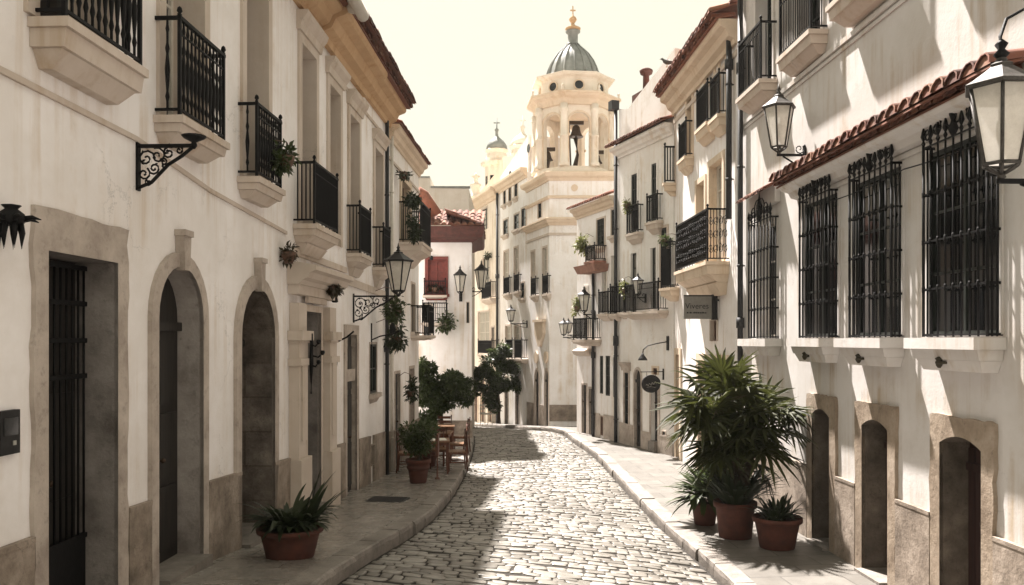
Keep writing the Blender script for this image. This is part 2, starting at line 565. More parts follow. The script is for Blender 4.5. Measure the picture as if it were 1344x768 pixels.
class Fac:
    """a vertical wall plane: u along it (away from the camera), o out to the street, z up"""
    def __init__(s, p0, p1, toward=(0.0, 10.0)):
        s.p = Vector((p0[0], p0[1]))
        e = Vector((p1[0], p1[1])) - s.p
        s.len = e.length
        s.d = e / s.len
        n = Vector((-s.d.y, s.d.x))
        if n.dot(Vector(toward) - s.p) < 0:
            n = -n
        s.n = n
        s.M = Matrix(((s.d.x, n.x, 0, s.p.x), (s.d.y, n.y, 0, s.p.y), (0, 0, 1, 0), (0, 0, 0, 1)))
    def U(s, px, o=0.0):
        k = (px - 672) / FPX
        q = s.p + s.n * o
        return (k * q.y - q.x) / (s.d.x - k * s.d.y)
    def uz(s, px, py, o=0.0):
        u = s.U(px, o)
        y = s.p.y + s.d.y * u + s.n.y * o
        return u, CH + (HOR - py) / FPX * y
    def Z(s, px, py, o=0.0):
        return s.uz(px, py, o)[1]
    def W(s, u, o, z):
        return s.M @ Vector((u, o, z))
    def mb(s):
        return MB(s.M)
    def ang(s):
        return math.atan2(s.n.y, s.n.x)

def path(kind, u0, u1, z0, z1, w=0.0, zs=None, wt=None):
    """inner or (w > 0) outer outline of an opening, from bottom-left round to bottom-right"""
    if kind == 'rect':
        wt = w if wt is None else wt
        return [(u0 - w, z0), (u0 - w, z1 + wt), (u1 + w, z1 + wt), (u1 + w, z0)]
    c, a = (u0 + u1) / 2, (u1 - u0) / 2
    b = z1 - zs
    pts = [(u0 - w, z0)]
    n = 14
    for i in range(n + 1):
        th = PI - PI * i / n
        if kind == 'seg' and w > 0:
            x = c + (a + w) * (-1 + 2 * i / n)
            pts.append((x, z1 + w))
        else:
            pts.append((c + (a + w) * math.cos(th), zs + (b + w) * math.sin(th)))
    if kind == 'seg' and w == 0:
        pts = [(u0, z0)] + [(c + a * (-1 + 2 * i / n), zs + b * (1 - (-1 + 2 * i / n) ** 2)) for i in range(n + 1)]
    pts.append((u1 + w, z0))
    return pts

def wall(b, F, u0, u1, zb, zt, holes, mat, thick=6.0, name='wall', top=None):
    mb = F.mb()
    outer = [(u0, zb), (u1, zb)] + (top[::-1] if top else [(u1, zt), (u0, zt)])
    loops = [outer] + holes
    pts = [p for l in loops for p in l]
    tris = tessellate_polygon([[Vector((u, z, 0)) for u, z in l] for l in loops])
    ids = [mb.P((u, 0, z)) for u, z in pts]
    for t in tris:
        mb.F([ids[i] for i in t])
    n = len(outer)
    bk = [mb.P((u, -thick, z)) for u, z in outer]
    for i in range(n):
        j = (i + 1) % n
        mb.F((ids[i], ids[j], bk[j], bk[i]))
    mb.F(bk)
    return mb.build(name, mat, b, normals=True)

class Bld:
    """a building: collects the openings of its street wall, then builds the wall"""
    def __init__(s, name, label, F, u0, u1, zb, zt, mat, cat='building', thick=6.0, top=None):
        p = F.W((u0 + u1) / 2, 0, max(zb, 0))
        s.root = thing(name, label, cat, (p.x, p.y, p.z))
        s.F, s.u0, s.u1, s.zb, s.zt, s.mat, s.thick, s.top = F, u0, u1, zb, zt, mat, thick, top
        s.holes = []
    def wall(s):
        return wall(s.root, s.F, s.u0, s.u1, s.zb, s.zt, s.holes, s.mat, s.thick, top=s.top)
    def mb(s):
        return s.F.mb()
    def part(s, mb, name, mat, label=None):
        return mb.build(name, mat, s.root, label)
    # -- openings
    def window(s, u0, u1, z0, z1, depth=0.22, w=0.10, p=0.03, surr='trim', frame='frame_w', pane='pane', mull=(2, 3), sill=True, name='window', crown=0.0, grille=None, shutter=None, fw=0.045):
        s.holes.append([(u0, z0), (u0, z1), (u1, z1), (u1, z0)])
        m = s.mb()
        y = -depth
        m.box(u0, u0 + fw, y, y + 0.05, z0, z1); m.box(u1 - fw, u1, y, y + 0.05, z0, z1)
        m.box(u0 + fw, u1 - fw, y, y + 0.05, z0, z0 + fw); m.box(u0 + fw, u1 - fw, y, y + 0.05, z1 - fw, z1)
        for i in range(1, mull[0]):
            x = u0 + (u1 - u0) * i / mull[0]
            m.box(x - 0.02, x + 0.02, y, y + 0.045, z0 + fw, z1 - fw)
        for i in range(1, mull[1]):
            z = z0 + (z1 - z0) * i / mull[1]
            m.box(u0 + fw, u1 - fw, y, y + 0.04, z - 0.014, z + 0.014)
        win = s.part(m, name, M[frame])
        m = s.mb()
        m.box(u0, u1, y - 0.03, y + 0.012, z0, z1)
        m.build('pane', M[pane], win)
        m = s.mb()
        m.ring(path('rect', u0, u1, z0, z1), path('rect', u0, u1, z0, z1, w), p, depth + 0.02, floor=True)
        if crown:
            z = z1 + w
            m.sweep([(0, z + 0.002), (p + 0.03, z + 0.002), (p + 0.05, z + crown * .4), (p + 0.12, z + crown * .75), (p + 0.14, z + crown), (0, z + crown)], u0 - w - 0.06, u1 + w + 0.06)
        m.build('surround', M[surr], win)
        if sill:
            m = s.mb()
            m.box(u0 - w - 0.04, u1 + w + 0.04, 0.002, p + 0.10, z0 - 0.09, z0 - 0.003)
            m.frustum(u0 - w, u1 + w, 0.002, p + 0.06, z0 - 0.20, z0 - 0.092, 0.05, 0.06)
            m.build('sill', M[surr], win)
        if shutter:
            for a, c in ((u0 - (u1 - u0) * .5 - .01, u0 - .01), (u1 + .01, u1 + (u1 - u0) * .5 + .01)):
                m = s.mb()
                m.box(a, c, 0.035, 0.075, z0, z1)
                k = int((z1 - z0) / 0.09)
                for i in range(1, k):
                    z = z0 + (z1 - z0) * i / k
                    m.box(a + .04, c - .04, 0.075, 0.09, z - .02, z + .02)
                m.build('shutter', M[shutter], win)
        return win
    def door(s, kind, u0, u1, z0, z1, zs=None, ragged=0.0, wt=None, depth=0.3, w=0.12, p=0.05, surr='surround', mat='door_d', gate=False, key=False, step=True, jamb=None, style='panel', ztop=None, base=None, name='door'):
        inner = path(kind, u0, u1, z0 - 0.3, z1, 0, zs)
        outer = path(kind, u0, u1, base if base is not None else z0 - 0.3, z1, w, zs, wt)
        s.holes.append([(u, z) for u, z in inner])
        m = s.mb()
        y = -depth
        m.prism_uz(inner, y - 0.06, y)
        W_ = u1 - u0
        if style == 'panel':
            zt = (zs if zs else z1) - 0.12
            for i in range(2):
                a, c = u0 + W_ * (i * .5) + .06, u0 + W_ * (i * .5 + .5) - .06
                n = 3
                for k in range(n):
                    za, zc = z0 + .12 + (zt - z0 - .12) * k / n, z0 + .12 + (zt - z0 - .12) * (k + 1) / n - .1
                    m.box(a, c, y, y + 0.025, za, zc)
            if kind != 'rect':
                m.box(u0, u1, y, y + .05, zt, zt + .09)
        else:
            n = max(3, int(W_ / .12))
            for i in range(n):
                x = u0 + W_ * (i + .5) / n
                m.box(x - W_ / n * .46, x + W_ / n * .46, y, y + .02, z0 + .05, (zs if zs else z1) - .06)
            m.box(u0, u1, y, y + .045, (zs if zs else z1) - .3, (zs if zs else z1) - .22)
        dr = s.part(m, name, M[mat])
        m = s.mb()
        m.lathe([(0.0, 0), (.028, .004), (.03, .02), (.012, .035), (.012, .06)], n=8)
        m2 = s.mb()
        c = (u0 + W_ * 0.5 + .05, y + .06, z0 + 1.05)
        m2.tube([(c[0], y, c[2]), (c[0], y + .05, c[2])], .012, 6)
        m2.lathe([(0.005, c[2] - .028), (.028, c[2] - .012), (.028, c[2] + .012), (.005, c[2] + .028)], (c[0], c[1]), 8)
        m2.build('handle', M['bronze'], dr)
        if gate:
            m = s.mb()
            zt = z1
            n = max(5, int(W_ / .09))
            for i in range(n + 1):
                x = u0 + .03 + (W_ - .06) * i / n
                m.tube([(x, y + .09, z0 + .55), (x, y + .09, zt - .04)], .011, 6)
            for z in (z0 + .55, z0 + 1.9, z0 + 2.2, zt - .35, zt - .05):
                if z < zt:
                    m.box(u0 + .01, u1 - .01, y + .07, y + .11, z - .02, z + .02)
            m.box(u0 + .02, u1 - .02, y + .07, y + .10, z0 + .05, z0 + .53)
            m.build('gate', M['iron'], dr)
        m = s.mb()
        ri, ro = inner, outer
        if ragged:
            rj = random.Random(int(u0 * 100))
            ri, ro = [], []
            for (a, b_, c, d_) in zip(inner, inner[1:], outer, outer[1:]):
                k = max(1, int(math.hypot(c[0] - d_[0], c[1] - d_[1]) / .14))
                for q in range(k):
                    f = q / k
                    ri.append((a[0] + (b_[0] - a[0]) * f, a[1] + (b_[1] - a[1]) * f))
                    ro.append((c[0] + (d_[0] - c[0]) * f + rj.uniform(-1, 1) * ragged, c[1] + (d_[1] - c[1]) * f + rj.uniform(-.3, 1) * ragged))
            ri.append(inner[-1]); ro.append(outer[-1])
        m.ring(ri, ro, p, 0.0)
        if key:
            cu = (u0 + u1) / 2
            zt = z1 + w
            m.prism_uz([(cu - .06, z1 - .04), (cu + .06, z1 - .04), (cu + .085, zt + .16), (cu - .085, zt + .16)], .003, p + .05)
            m.prism_uz([(cu - .10, zt + .16), (cu + .10, zt + .16), (cu + .10, zt + .22), (cu - .10, zt + .22)], .003, p + .07)
        m.build('surround', M[surr], dr)
        m = s.mb()
        n = len(inner)
        a = [m.P((u, p - .002, z)) for u, z in inner]
        c = [m.P((u, y - .03, z)) for u, z in inner]
        for i in range(n - 1):
            m.F((a[i], a[i + 1], c[i + 1], c[i]))
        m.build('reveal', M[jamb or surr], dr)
        if step:
            m = s.mb()
            m.box(u0 + .003, u1 - .003, y + .002, p + .10, z0 - .4, z0)
            m.build('step', M['kerb'], dr)
        return dr
    def plinth(s, segs, p=0.045, mat='plinth'):
        for ua, ub, za, zb_ in segs:
            m = s.mb()
            m.prism_uz([(ua, s.zb + .01), (ub, s.zb + .01), (ub, zb_), (ua, za)], 0.001, p)
            m.prism_uz([(ua, za - .03), (ub, zb_ - .03), (ub, zb_ + .012), (ua, za + .012)], 0.001, p + .006)
            s.part(m, 'plinth', M[mat])
    # -- balconies
    def balcony(s, u0, u1, z, p, h=0.92, t=0.3, mat='trim', turned=True, tiers=1, gap=0.115, cloth=False, r=0.0085, name='balcony', corner=0.022):
        m = s.mb()
        m.box(u0 - .03, u1 + .03, .002, p + .04, z - .07, z)
        m.frustum(u0 - .005, u1 + .005, .002, p + .01, z - t * .62, z - .072, .0, .02)
        m.frustum(u0 + .03, u1 - .03, .002, p - .04, z - t, z - t * .62 - .002, .07, p * .45)
        if tiers > 1:
            m.frustum(u0 + .12, u1 - .12, .002, p * .55, z - t * 1.6, z - t - .002, .08, p * .3)
        slab = s.part(m, name, M[mat])
        m = s.mb()
        def bal(x, y):
            if turned:
                k = h / .92
                pr = [(.011, .06), (.011, .14), (.020, .18), (.011, .23), (.019, .34), (.024, .44), (.012, .58), (.021, .63), (.011, .68), (.011, .78), (.018, .81), (.011, .85), (.011, .9)]
                m.lathe([(a * 1.0, z + b * k) for a, b in pr], (x, y), 6)
            else:
                m.tube([(x, y, z + .06), (x, y, z + h - .02)], r, 4, False, False)
        q = p - .015
        for x in (u0 + .02, u1 - .02):
            m.box(x - corner * .7, x + corner * .7, q - corner * .7, q + corner * .7, z, z + h + .03)
            m.lathe([(.008, z + h + .03), (.028, z + h + .055), (.02, z + h + .085), (.004, z + h + .10)], (x, q), 8)
            m.box(x - .012, x + .012, .0, q, z + h - .025, z + h + .01)
            m.box(x - .01, x + .01, .0, q, z + .05, z + .075)
            k = max(1, int(q / gap))
            for i in range(1, k):
                bal(x, q * i / k)
        m.box(u0 - .0, u1 + .0, q - .02, q + .02, z + h - .025, z + h + .01)
        m.box(u0 + .02, u1 - .02, q - .01, q + .01, z + .05, z + .075)
        m.box(u0 + .02, u1 - .02, q - .008, q + .008, z + h - .16, z + h - .145)
        k = max(2, int((u1 - u0) / gap))
        for i in range(1, k):
            bal(u0 + .02 + (u1 - u0 - .04) * i / k, q)
        m.build('railing', M['iron'], slab)
        if cloth:
            m = s.mb()
            m.box(u0 + .03, u1 - .03, q - .035, q - .025, z + .08, z + h - .17)
            m.build('screen', M['dark'], slab)
        return slab
    def drain(s, px_u, z0, z1, r=0.05, o=0.08, heads=(), mat='pipe'):
        m = s.mb()
        m.tube([(px_u, o, z0), (px_u, o, z1)], r, 10)
        for z in heads:
            m.tube([(px_u, o, z - .1), (px_u, o, z + .1)], r * 1.45, 10)
        zz = z0 + .8
        while zz < z1:
            m.tube([(px_u, o, zz - .02), (px_u, o, zz + .02)], r * 1.2, 10)
            m.box(px_u - .012, px_u + .012, 0, o, zz - .01, zz + .01)
            zz += 1.9
        return s.part(m, 'drainpipe', M[mat])
    def tiles(s, u0, u1, o_edge, z_edge, slope, length, pitch=0.21, r=0.085, rows=3, mat='tile', name='roof', seed=1):
        """barrel tiles in rows up the slope, on a thin deck"""
        rg = random.Random(seed)
        m = s.mb()
        sn, cs = math.sin(slope), math.cos(slope)
        def pt(u, l, hgt):
            return (u, o_edge - l * cs - hgt * sn, z_edge + l * sn + hgt * cs)
        # deck
        a = [pt(u0, .06, -.03), pt(u1, .06, -.03), pt(u1, length, -.03), pt(u0, length, -.03)]
        c = [pt(u0, .06, 0), pt(u1, .06, 0), pt(u1, length, 0), pt(u0, length, 0)]
        ia = [m.P(x) for x in a]; ic = [m.P(x) for x in c]
        m.F(ia); m.F(ic)
        for i in range(4):
            j = (i + 1) % 4
            m.F((ia[i], ia[j], ic[j], ic[i]))
        n = max(1, int((u1 - u0) / pitch))
        L = 0.42
        nrow = min(rows, int(length / L) + 1)
        for i in range(n):
            uc = u0 + (i + .5) * (u1 - u0) / n
            for k in range(nrow):
                l0 = k * L + rg.uniform(-.02, .02)
                l1 = l0 + L + .05
                if k == nrow - 1:
                    l1 = max(length, l1)
                jz = rg.uniform(-.008, .01) + k * 0.004
                ju = rg.uniform(-.012, .012)
                for up_, du in ((True, 0.0), (False, (u1 - u0) / n / 2)):
                    ring0, ring1 = [], []
                    for q in range(6):
                        th = PI * q / 5
                        rr0, rr1 = r * 1.06, r * .9
                        if up_:
                            ring0.append((uc + ju + rr0 * math.cos(th), l0, jz + rr0 * math.sin(th) + .02))
                            ring1.append((uc + ju + rr1 * math.cos(th), l1, jz + rr1 * math.sin(th) + .0))
                        else:
                            ring0.append((uc + du + ju + rr1 * math.cos(th), l0 + .03, jz + rr1 * (1 - math.sin(th)) * .8 + .012))
                            ring1.append((uc + du + ju + rr1 * math.cos(th), l1, jz + rr1 * (1 - math.sin(th)) * .8 + .0))
                    A = [m.P(pt(*x)) for x in ring0]
                    B = [m.P(pt(*x)) for x in ring1]
                    if up_:
                        I = [m.P(pt(x[0] * .84 + (uc + ju) * .16, x[1], x[2] - .012)) for x in ring0]
                    if up_ and k == 0:
                        m.F([m.P(pt(x[0] * .8 + (uc + ju) * .2, x[1] + .03, x[2] * .8)) for x in ring0])
                    for q in range(5):
                        m.F((A[q], A[q + 1], B[q + 1], B[q]), True)
                        if up_:
                            m.F((A[q], A[q + 1], I[q + 1], I[q]))
        return m.build(name, M[mat], s.root, normals=False)
    def cornice(s, u0, u1, z, p=0.45, h=0.5, mat='ochre', name='cornice'):
        m = s.mb()
        pr = [(0.002, z), (p * .18, z), (p * .22, z + h * .2), (p * .48, z + h * .32), (p * .62, z + h * .6), (p * .92, z + h * .70), (p, z + h * .78), (p, z + h), (0.002, z + h)]
        m.sweep(pr, u0, u1)
        return s.part(m, name, M[mat])
    def band(s, u0, u1, z, p=0.05, h=0.08, mat='trim', name='string_course', z2=None):
        m = s.mb()
        z2 = z if z2 is None else z2
        m.prism_uz([(u0, z), (u1, z2), (u1, z2 + h), (u0, z + h)], 0.002, p)
        return s.part(m, name, M[mat])

def offset(poly, d):
    n = len(poly)
    area = sum(poly[i][0] * poly[(i + 1) % n][1] - poly[(i + 1) % n][0] * poly[i][1] for i in range(n))
    sg = 1 if area > 0 else -1
    res = []
    for i in range(n):
        a, b, c = Vector(poly[i - 1]), Vector(poly[i]), Vector(poly[(i + 1) % n])
        e1, e2 = (b - a).normalized(), (c - b).normalized()
        n1, n2 = Vector((e1.y, -e1.x)) * sg, Vector((e2.y, -e2.x)) * sg
        k = (n1 + n2)
        k = k / max(0.2, (1 + n1.dot(n2)))
        q = b + k * d
        res.append((q.x, q.y))
    return res

# ------------------------------------------------------------------ ground levels and the street's lines
def lerp_tab(tab, x):
    if x <= tab[0][0]:
        return tab[0][1]
    for (a, va), (b, vb) in zip(tab, tab[1:]):
        if x <= b:
            return va + (vb - va) * (x - a) / (b - a)
    return tab[-1][1]
def far(d):
    return -0.085 * max(0.0, d - 29.5)
def zL(d):
    return lerp_tab([(-8, 1.05), (3, 1.0), (5.5, .90), (7.5, .78), (8.9, .67), (10, .57), (12, .42), (15, .24), (17, .12), (19, .02), (22, 0)], d) + far(d)
def zR(d):
    return far(d)
KL = [(-2.05, -7), (-2.0, 0), (-1.95, 4), (-1.88, 8.2), (-1.74, 10), (-1.45, 12), (-1.24, 14.5), (-1.16, 18.5), (-1.13, 23), (-1.2, 26.3), (-1.3, 28.2), (-1.35, 28.6), (-1.7, 30.6), (-1.8, 31), (-2.6, 35.5), (-4.0, 41), (-6.5, 50)]
KR = [(3.05, -7), (2.98, 0), (2.93, 4), (2.85, 8.2), (2.81, 10), (2.72, 12), (2.55, 14.5), (2.42, 18.5), (2.28, 23), (1.95, 26.3), (1.8, 28.2), (1.74, 28.6), (1.0, 30.6), (.8, 31), (-.42, 35.5), (-2.3, 41), (-5.1, 50)]
def xwr(d):
    return 5.1 - .0382 * d if d < 22 else 4.26 - .345 * (d - 22)
WR = [(5.1 + .27 + .3, -7), (5.4, 0), (5.25, 4), (5.1, 8.2), (5.0, 10), (4.9, 12), (4.85, 14.5), (4.7, 18.5), (4.2, 23), (3.1, 26.3), (2.5, 28.25), (7, 28.6), (7, 32.5), (2.0, 32.5), (.6, 36.0), (-1.1, 41.5), (-3.9, 50.5)]
WL = [(x, y) for x, y in [(-4.3, -7), (-4.0, 0), (-3.8, 4), (-3.65, 8.2), (-3.55, 10), (-3.5, 12), (-3.4, 14.5), (-3.2, 18.5), (-3.1, 23), (-3.3, 26.6)]]
def dense(pl, k=6):
    res = []
    P_ = [Vector(p) for p in pl]
    for i in range(len(P_) - 1):
        a, b = P_[i], P_[i + 1]
        p0 = P_[i - 1] if i else a * 2 - b
        p3 = P_[i + 2] if i + 2 < len(P_) else b * 2 - a
        for j in range(k):
            t = j / k
            t2, t3 = t * t, t * t * t
            # centripetal-ish: chord scaled tangents
            L = (b - a).length
            m1 = (b - p0) / max(1e-6, ((b - a).length + (a - p0).length)) * L
            m2 = (p3 - a) / max(1e-6, ((p3 - b).length + (b - a).length)) * L
            res.append(a * (2 * t3 - 3 * t2 + 1) + m1 * (t3 - 2 * t2 + t) + b * (-2 * t3 + 3 * t2) + m2 * (t3 - t2))
    res.append(P_[-1])
    return res
DL, DR = dense(KL), dense(KR)
KH = 0.15
def road_pt(s, t):
    i = min(int(s), len(DL) - 2)
    f = s - i
    a = DL[i].lerp(DL[i + 1], f)
    b = DR[i].lerp(DR[i + 1], f)
    p = a.lerp(b, t)
    za, zb = zL(a.y) - KH - .02, zR(b.y) - KH
    z = za + (zb - za) * t + 0.05 * (1 - (2 * t - 1) ** 2)
    return Vector((p.x, p.y, z))

# ground to the horizon
g = MB()
g.poly([(-250, -50, -6), (250, -50, -6), (250, 400, -6), (-250, 400, -6)])
structure(g.build('ground', M['earth']))
# road bed
g = MB()
rows = []
NT = 10
for i in range(len(DL)):
    rows.append([g.P(road_pt(i if i < len(DL) - 1 else i - 1e-6, t / NT) - Vector((0, 0, .012))) for t in range(NT + 1)])
for i in range(len(rows) - 1):
    for t in range(NT):
        g.F((rows[i][t], rows[i][t + 1], rows[i + 1][t + 1], rows[i + 1][t]), True)
structure(g.build('road', M['mortar']))
# cobbles: real stones, irregular rows
g = MB()
rg = random.Random(3)
arc = [0.0]
for i in range(len(DL) - 1):
    c0, c1 = (DL[i] + DR[i]) / 2, (DL[i + 1] + DR[i + 1]) / 2
    arc.append(arc[-1] + (c1 - c0).length)
def s_of(a):
    for i in range(len(arc) - 1):
        if a <= arc[i + 1]:
            return i + (a - arc[i]) / max(1e-9, arc[i + 1] - arc[i])
    return len(arc) - 1.001
y0 = 0.0
a = 6.0
amax = arc[-1] - 3
while a < amax:
    dep = rg.uniform(.125, .21)
    sm_ = s_of(a + dep / 2)
    wid = (road_pt(sm_, 0) - road_pt(sm_, 1)).length
    t = rg.uniform(-.05, 0) + 0.012
    ph1, ph2 = rg.uniform(0, 6), rg.uniform(0, 6)
    def wob(tt, ph):
        return .035 * math.sin(tt * 9 + ph * 1.0) + .02 * math.sin(tt * 23 + ph)
    while t < 0.985:
        w = rg.uniform(.12, .34) / wid
        t1 = min(t + w, .99)
        if t1 - t < .05 / wid or t1 < 0.02:
            t = t1
            continue
        gap = rg.uniform(.002, .011) if rg.random() < .9 else rg.uniform(.012, .022)
        c = [(max(t, .008) + gap / wid, a + gap + rg.uniform(-.02, .03)), (t1 - gap / wid, a + gap + rg.uniform(-.02, .03)), (t1 - gap / wid, a + dep - gap + rg.uniform(-.03, .02)), (max(t, .008) + gap / wid, a + dep - gap + rg.uniform(-.03, .02))]
        c = [(max(.006, min(.992, x + rg.uniform(-.018, .018) / wid)), y + wob(x, ph1)) for x, y in c]
        # rounded polygon
        pts = []
        for k in range(4):
            p, q, r_ = c[k - 1], c[k], c[(k + 1) % 4]
            f1, f2 = rg.uniform(.06, .24), rg.uniform(.06, .24)
            pts.append((q[0] + (p[0] - q[0]) * f1, q[1] + (p[1] - q[1]) * f1))
            pts.append((q[0] * .86 + (p[0] + r_[0]) * .07, q[1] * .86 + (p[1] + r_[1]) * .07))
            pts.append((q[0] + (r_[0] - q[0]) * f2, q[1] + (r_[1] - q[1]) * f2))
        cx = sum(p[0] for p in pts) / 12
        cy = sum(p[1] for p in pts) / 12
        hz = rg.uniform(-.006, .006)
        tx, ty = rg.uniform(-.03, .03), rg.uniform(-.035, .035)
        rings = []
        for inset, dz in ((0.0, -.030), (.015, -.003), (.05, .001), (.40, .002)):
            ring = []
            for (x, y) in pts:
                xx, yy = x + (cx - x) * inset, y + (cy - y) * inset
                P_ = road_pt(s_of(max(0.01, yy)), min(.997, max(.002, xx)))
                P_.z += dz + hz + (xx - cx) * wid * tx + (yy - cy) * ty
                ring.append(g.P(P_))
            rings.append(ring)
        for i in range(3):
            for k in range(12):
                j = (k + 1) % 12
                g.F((rings[i][k], rings[i][j], rings[i + 1][j], rings[i + 1][k]), True)
        g.F(rings[3], True)
        t = t1
    a += dep
structure(g.build('cobbles', M['cobble'], normals=False))['label'] = 'cobblestones'
# pavements and kerbs
def pavement(name, kerb, wallpl, zf, mat, kn, ext):
    dk = dense(kerb[:len(wallpl)])
    # straight (not smoothed) interpolation of the wall side keeps it inside the walls
    dw = []
    for i in range(len(wallpl) - 1):
        for j in range(6):
            dw.append(Vector(wallpl[i]).lerp(Vector(wallpl[i + 1]), j / 6))
    dw.append(Vector(wallpl[-1]))
    m = MB()
    rows = []
    for p, q in zip(dk, dw):
        e = (q - p).normalized() * .27
        row = []
        for t in range(5):
            x = (p + e).lerp(q, t / 4)
            row.append(m.P((x.x, x.y, zf(x.y) + .015 * t / 4)))
        rows.append(row)
    for i in range(len(rows) - 1):
        for t in range(4):
            m.F((rows[i][t], rows[i][t + 1], rows[i + 1][t + 1], rows[i + 1][t]), True)
    structure(m.build(name, M[mat]))
    # kerb stones, one mesh, each stone with its own slight offset
    m = MB()
    full = dense(kerb)
    cum = [0]
    for i in range(len(full) - 1):
        cum.append(cum[-1] + (full[i + 1] - full[i]).length)
    def at(s):
        s = min(max(s, 0), cum[-1] - 1e-6)
        for i in range(len(cum) - 1):
            if s <= cum[i + 1]:
                return full[i].lerp(full[i + 1], (s - cum[i]) / max(1e-9, cum[i + 1] - cum[i]))
    s = 0.0
    rk = random.Random(11)
    sg = -1 if kerb is KL else 1
    while s < cum[-1] - .2:
        ln = rk.uniform(.7, 1.15)
        s1 = min(s + ln, cum[-1])
        dz, do = rk.uniform(-.008, .008), rk.uniform(-.012, .012)
        secs = []
        for k in range(4):
            q = s + .006 + (s1 - s - .012) * k / 3
            p = at(q)
            dr = at(q + .05) - at(q - .05)
            dr.normalize()
            nn = Vector((dr.y, -dr.x)) * sg
            z = zf(p.y) + dz + rk.uniform(-.004, .004)
            prof = [(do - .0, -.5), (do + rk.uniform(-.012, .006), -.02 - rk.uniform(.02, .05)), (do + .012, -.010), (do + .035, .003), (.272, .004), (.272, -.5)]
            secs.append([m.P((p.x + nn.x * o, p.y + nn.y * o, z + h)) for o, h in prof])
        for k in range(3):
            for j in range(6):
                l = (j + 1) % 6
                m.F((secs[k][j], secs[k][l], secs[k + 1][l], secs[k + 1][j]), False)
        m.F(secs[0][::-1]); m.F(secs[-1])
        s = s1
    structure(m.build(kn, M['kerb']))
pavement('pavement_left', KL, WL, zL, 'walk_l', 'kerb_left', 0)
pavement('pavement_right', KR, WR, zR, 'walk_r', 'kerb_right', 0)

# ------------------------------------------------------------------ left: long white house
FL = Fac((-3.7, 0), (-3.7 + .0436 * 20, 20), (0, 10))
A = Bld('town_house', 'long white house on the left with iron balconies and ochre cornice under the tiled eave', FL, -8, 19.3, -1.2, 8.4, M['white'], thick=7)
def uz(px, py, o=0.0):
    return FL.uz(px, py, o)
# ground floor doors
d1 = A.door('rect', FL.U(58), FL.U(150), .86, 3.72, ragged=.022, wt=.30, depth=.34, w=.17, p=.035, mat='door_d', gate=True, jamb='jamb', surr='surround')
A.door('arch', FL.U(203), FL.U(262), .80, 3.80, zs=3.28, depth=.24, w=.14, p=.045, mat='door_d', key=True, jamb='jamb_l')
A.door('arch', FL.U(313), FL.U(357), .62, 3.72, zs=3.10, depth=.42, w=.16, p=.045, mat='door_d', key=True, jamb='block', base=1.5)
# portal with pilasters and hood
pu0, pu1 = FL.U(397.5), FL.U(417)
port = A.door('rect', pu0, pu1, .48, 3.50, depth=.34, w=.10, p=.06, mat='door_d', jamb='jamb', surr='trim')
m = A.mb()
for c in (pu0 - .47, pu1 + .42):
    zb = zL(c)
    m.box(c - .27, c + .27, .003, .20, zb - .3, zb + .95)
    m.box(c - .22, c + .22, .003, .15, zb + .952, 3.02)
    m.box(c - .12, c + .12, .152, .175, zb + 1.2, 2.75)
    m.box(c - .27, c + .27, .003, .19, 2.70, 2.80)
    m.box(c - .24, c + .24, .003, .17, 3.022, 3.06)
    m.box(c - .29, c + .29, .003, .22, 3.062, 3.20)
    m.box(c - .20, c + .20, .003, .14, 3.202, 3.60)
ca, cb = pu0 - .78, pu1 + .72
m.box(pu0 - .11, pu1 + .11, .065, .12, 3.63, 3.72)
m.box(ca + .04, cb - .04, .003, .16, 3.722, 3.86)
m.sweep([(.003, 3.862), (.18, 3.862), (.22, 3.92), (.30, 3.95), (.34, 4.03), (.42, 4.06), (.42, 4.13), (.003, 4.2)], ca, cb)
m.build('surround', M['trim'], port)
# narrow house door with transom
u0, u1 = FL.U(454), FL.U(466.5)
dd = A.door('rect', u0, u1, .20, 3.17, depth=.085, w=.18, p=.03, mat='door_d', jamb='surround')
m = A.mb()
m.box(u0 + .003, u1 - .003, -.08, -.005, 2.30, 2.52)
m.build('transom', M['surround'], dd)
u0, u1 = FL.U(517.5), FL.U(523)
# small square window
A.window(FL.U(485), FL.U(494), 1.95, 2.98, depth=.055, w=.05, p=.012, surr='surround', frame='frame_g', mull=(2, 2), sill=True)
# vents in the base
for px0, px1, pt, pb in ((430, 437, 600, 655), (484.5, 488.5, 586, 612)):
    u0, u1 = FL.U(px0), FL.U(px1)
    A.window(u0, u1, FL.Z(px0, pb, 0), FL.Z(px0, pt, 0), depth=.12, w=.02, p=.055, surr='plinth', frame='dark', mull=(3, 1), sill=False, name='vent', fw=.02)
# stone base between the doors
def pz(u):
    return lerp_tab([(-8, 1.75), (5.6, 1.67), (7.2, 1.59), (9, 1.53), (9.9, 1.49), (13.6, 1.29), (18.5, 1.01), (19.3, .98)], u)
def seg(ua, ub):
    return (ua, ub, pz(ua), pz(ub))
A.plinth([seg(-8, FL.U(58) - .18), seg(FL.U(150) + .18, FL.U(203) - .145), seg(FL.U(262) + .145, FL.U(313) - .003), seg(FL.U(357) + .003, pu0 - .75), seg(pu1 + .70, FL.U(430) - .03), seg(FL.U(437) + .03, FL.U(454) - .19), seg(FL.U(466.5) + .19, FL.U(484.5) - .03), seg(FL.U(488.5) + .03, 19.2)])
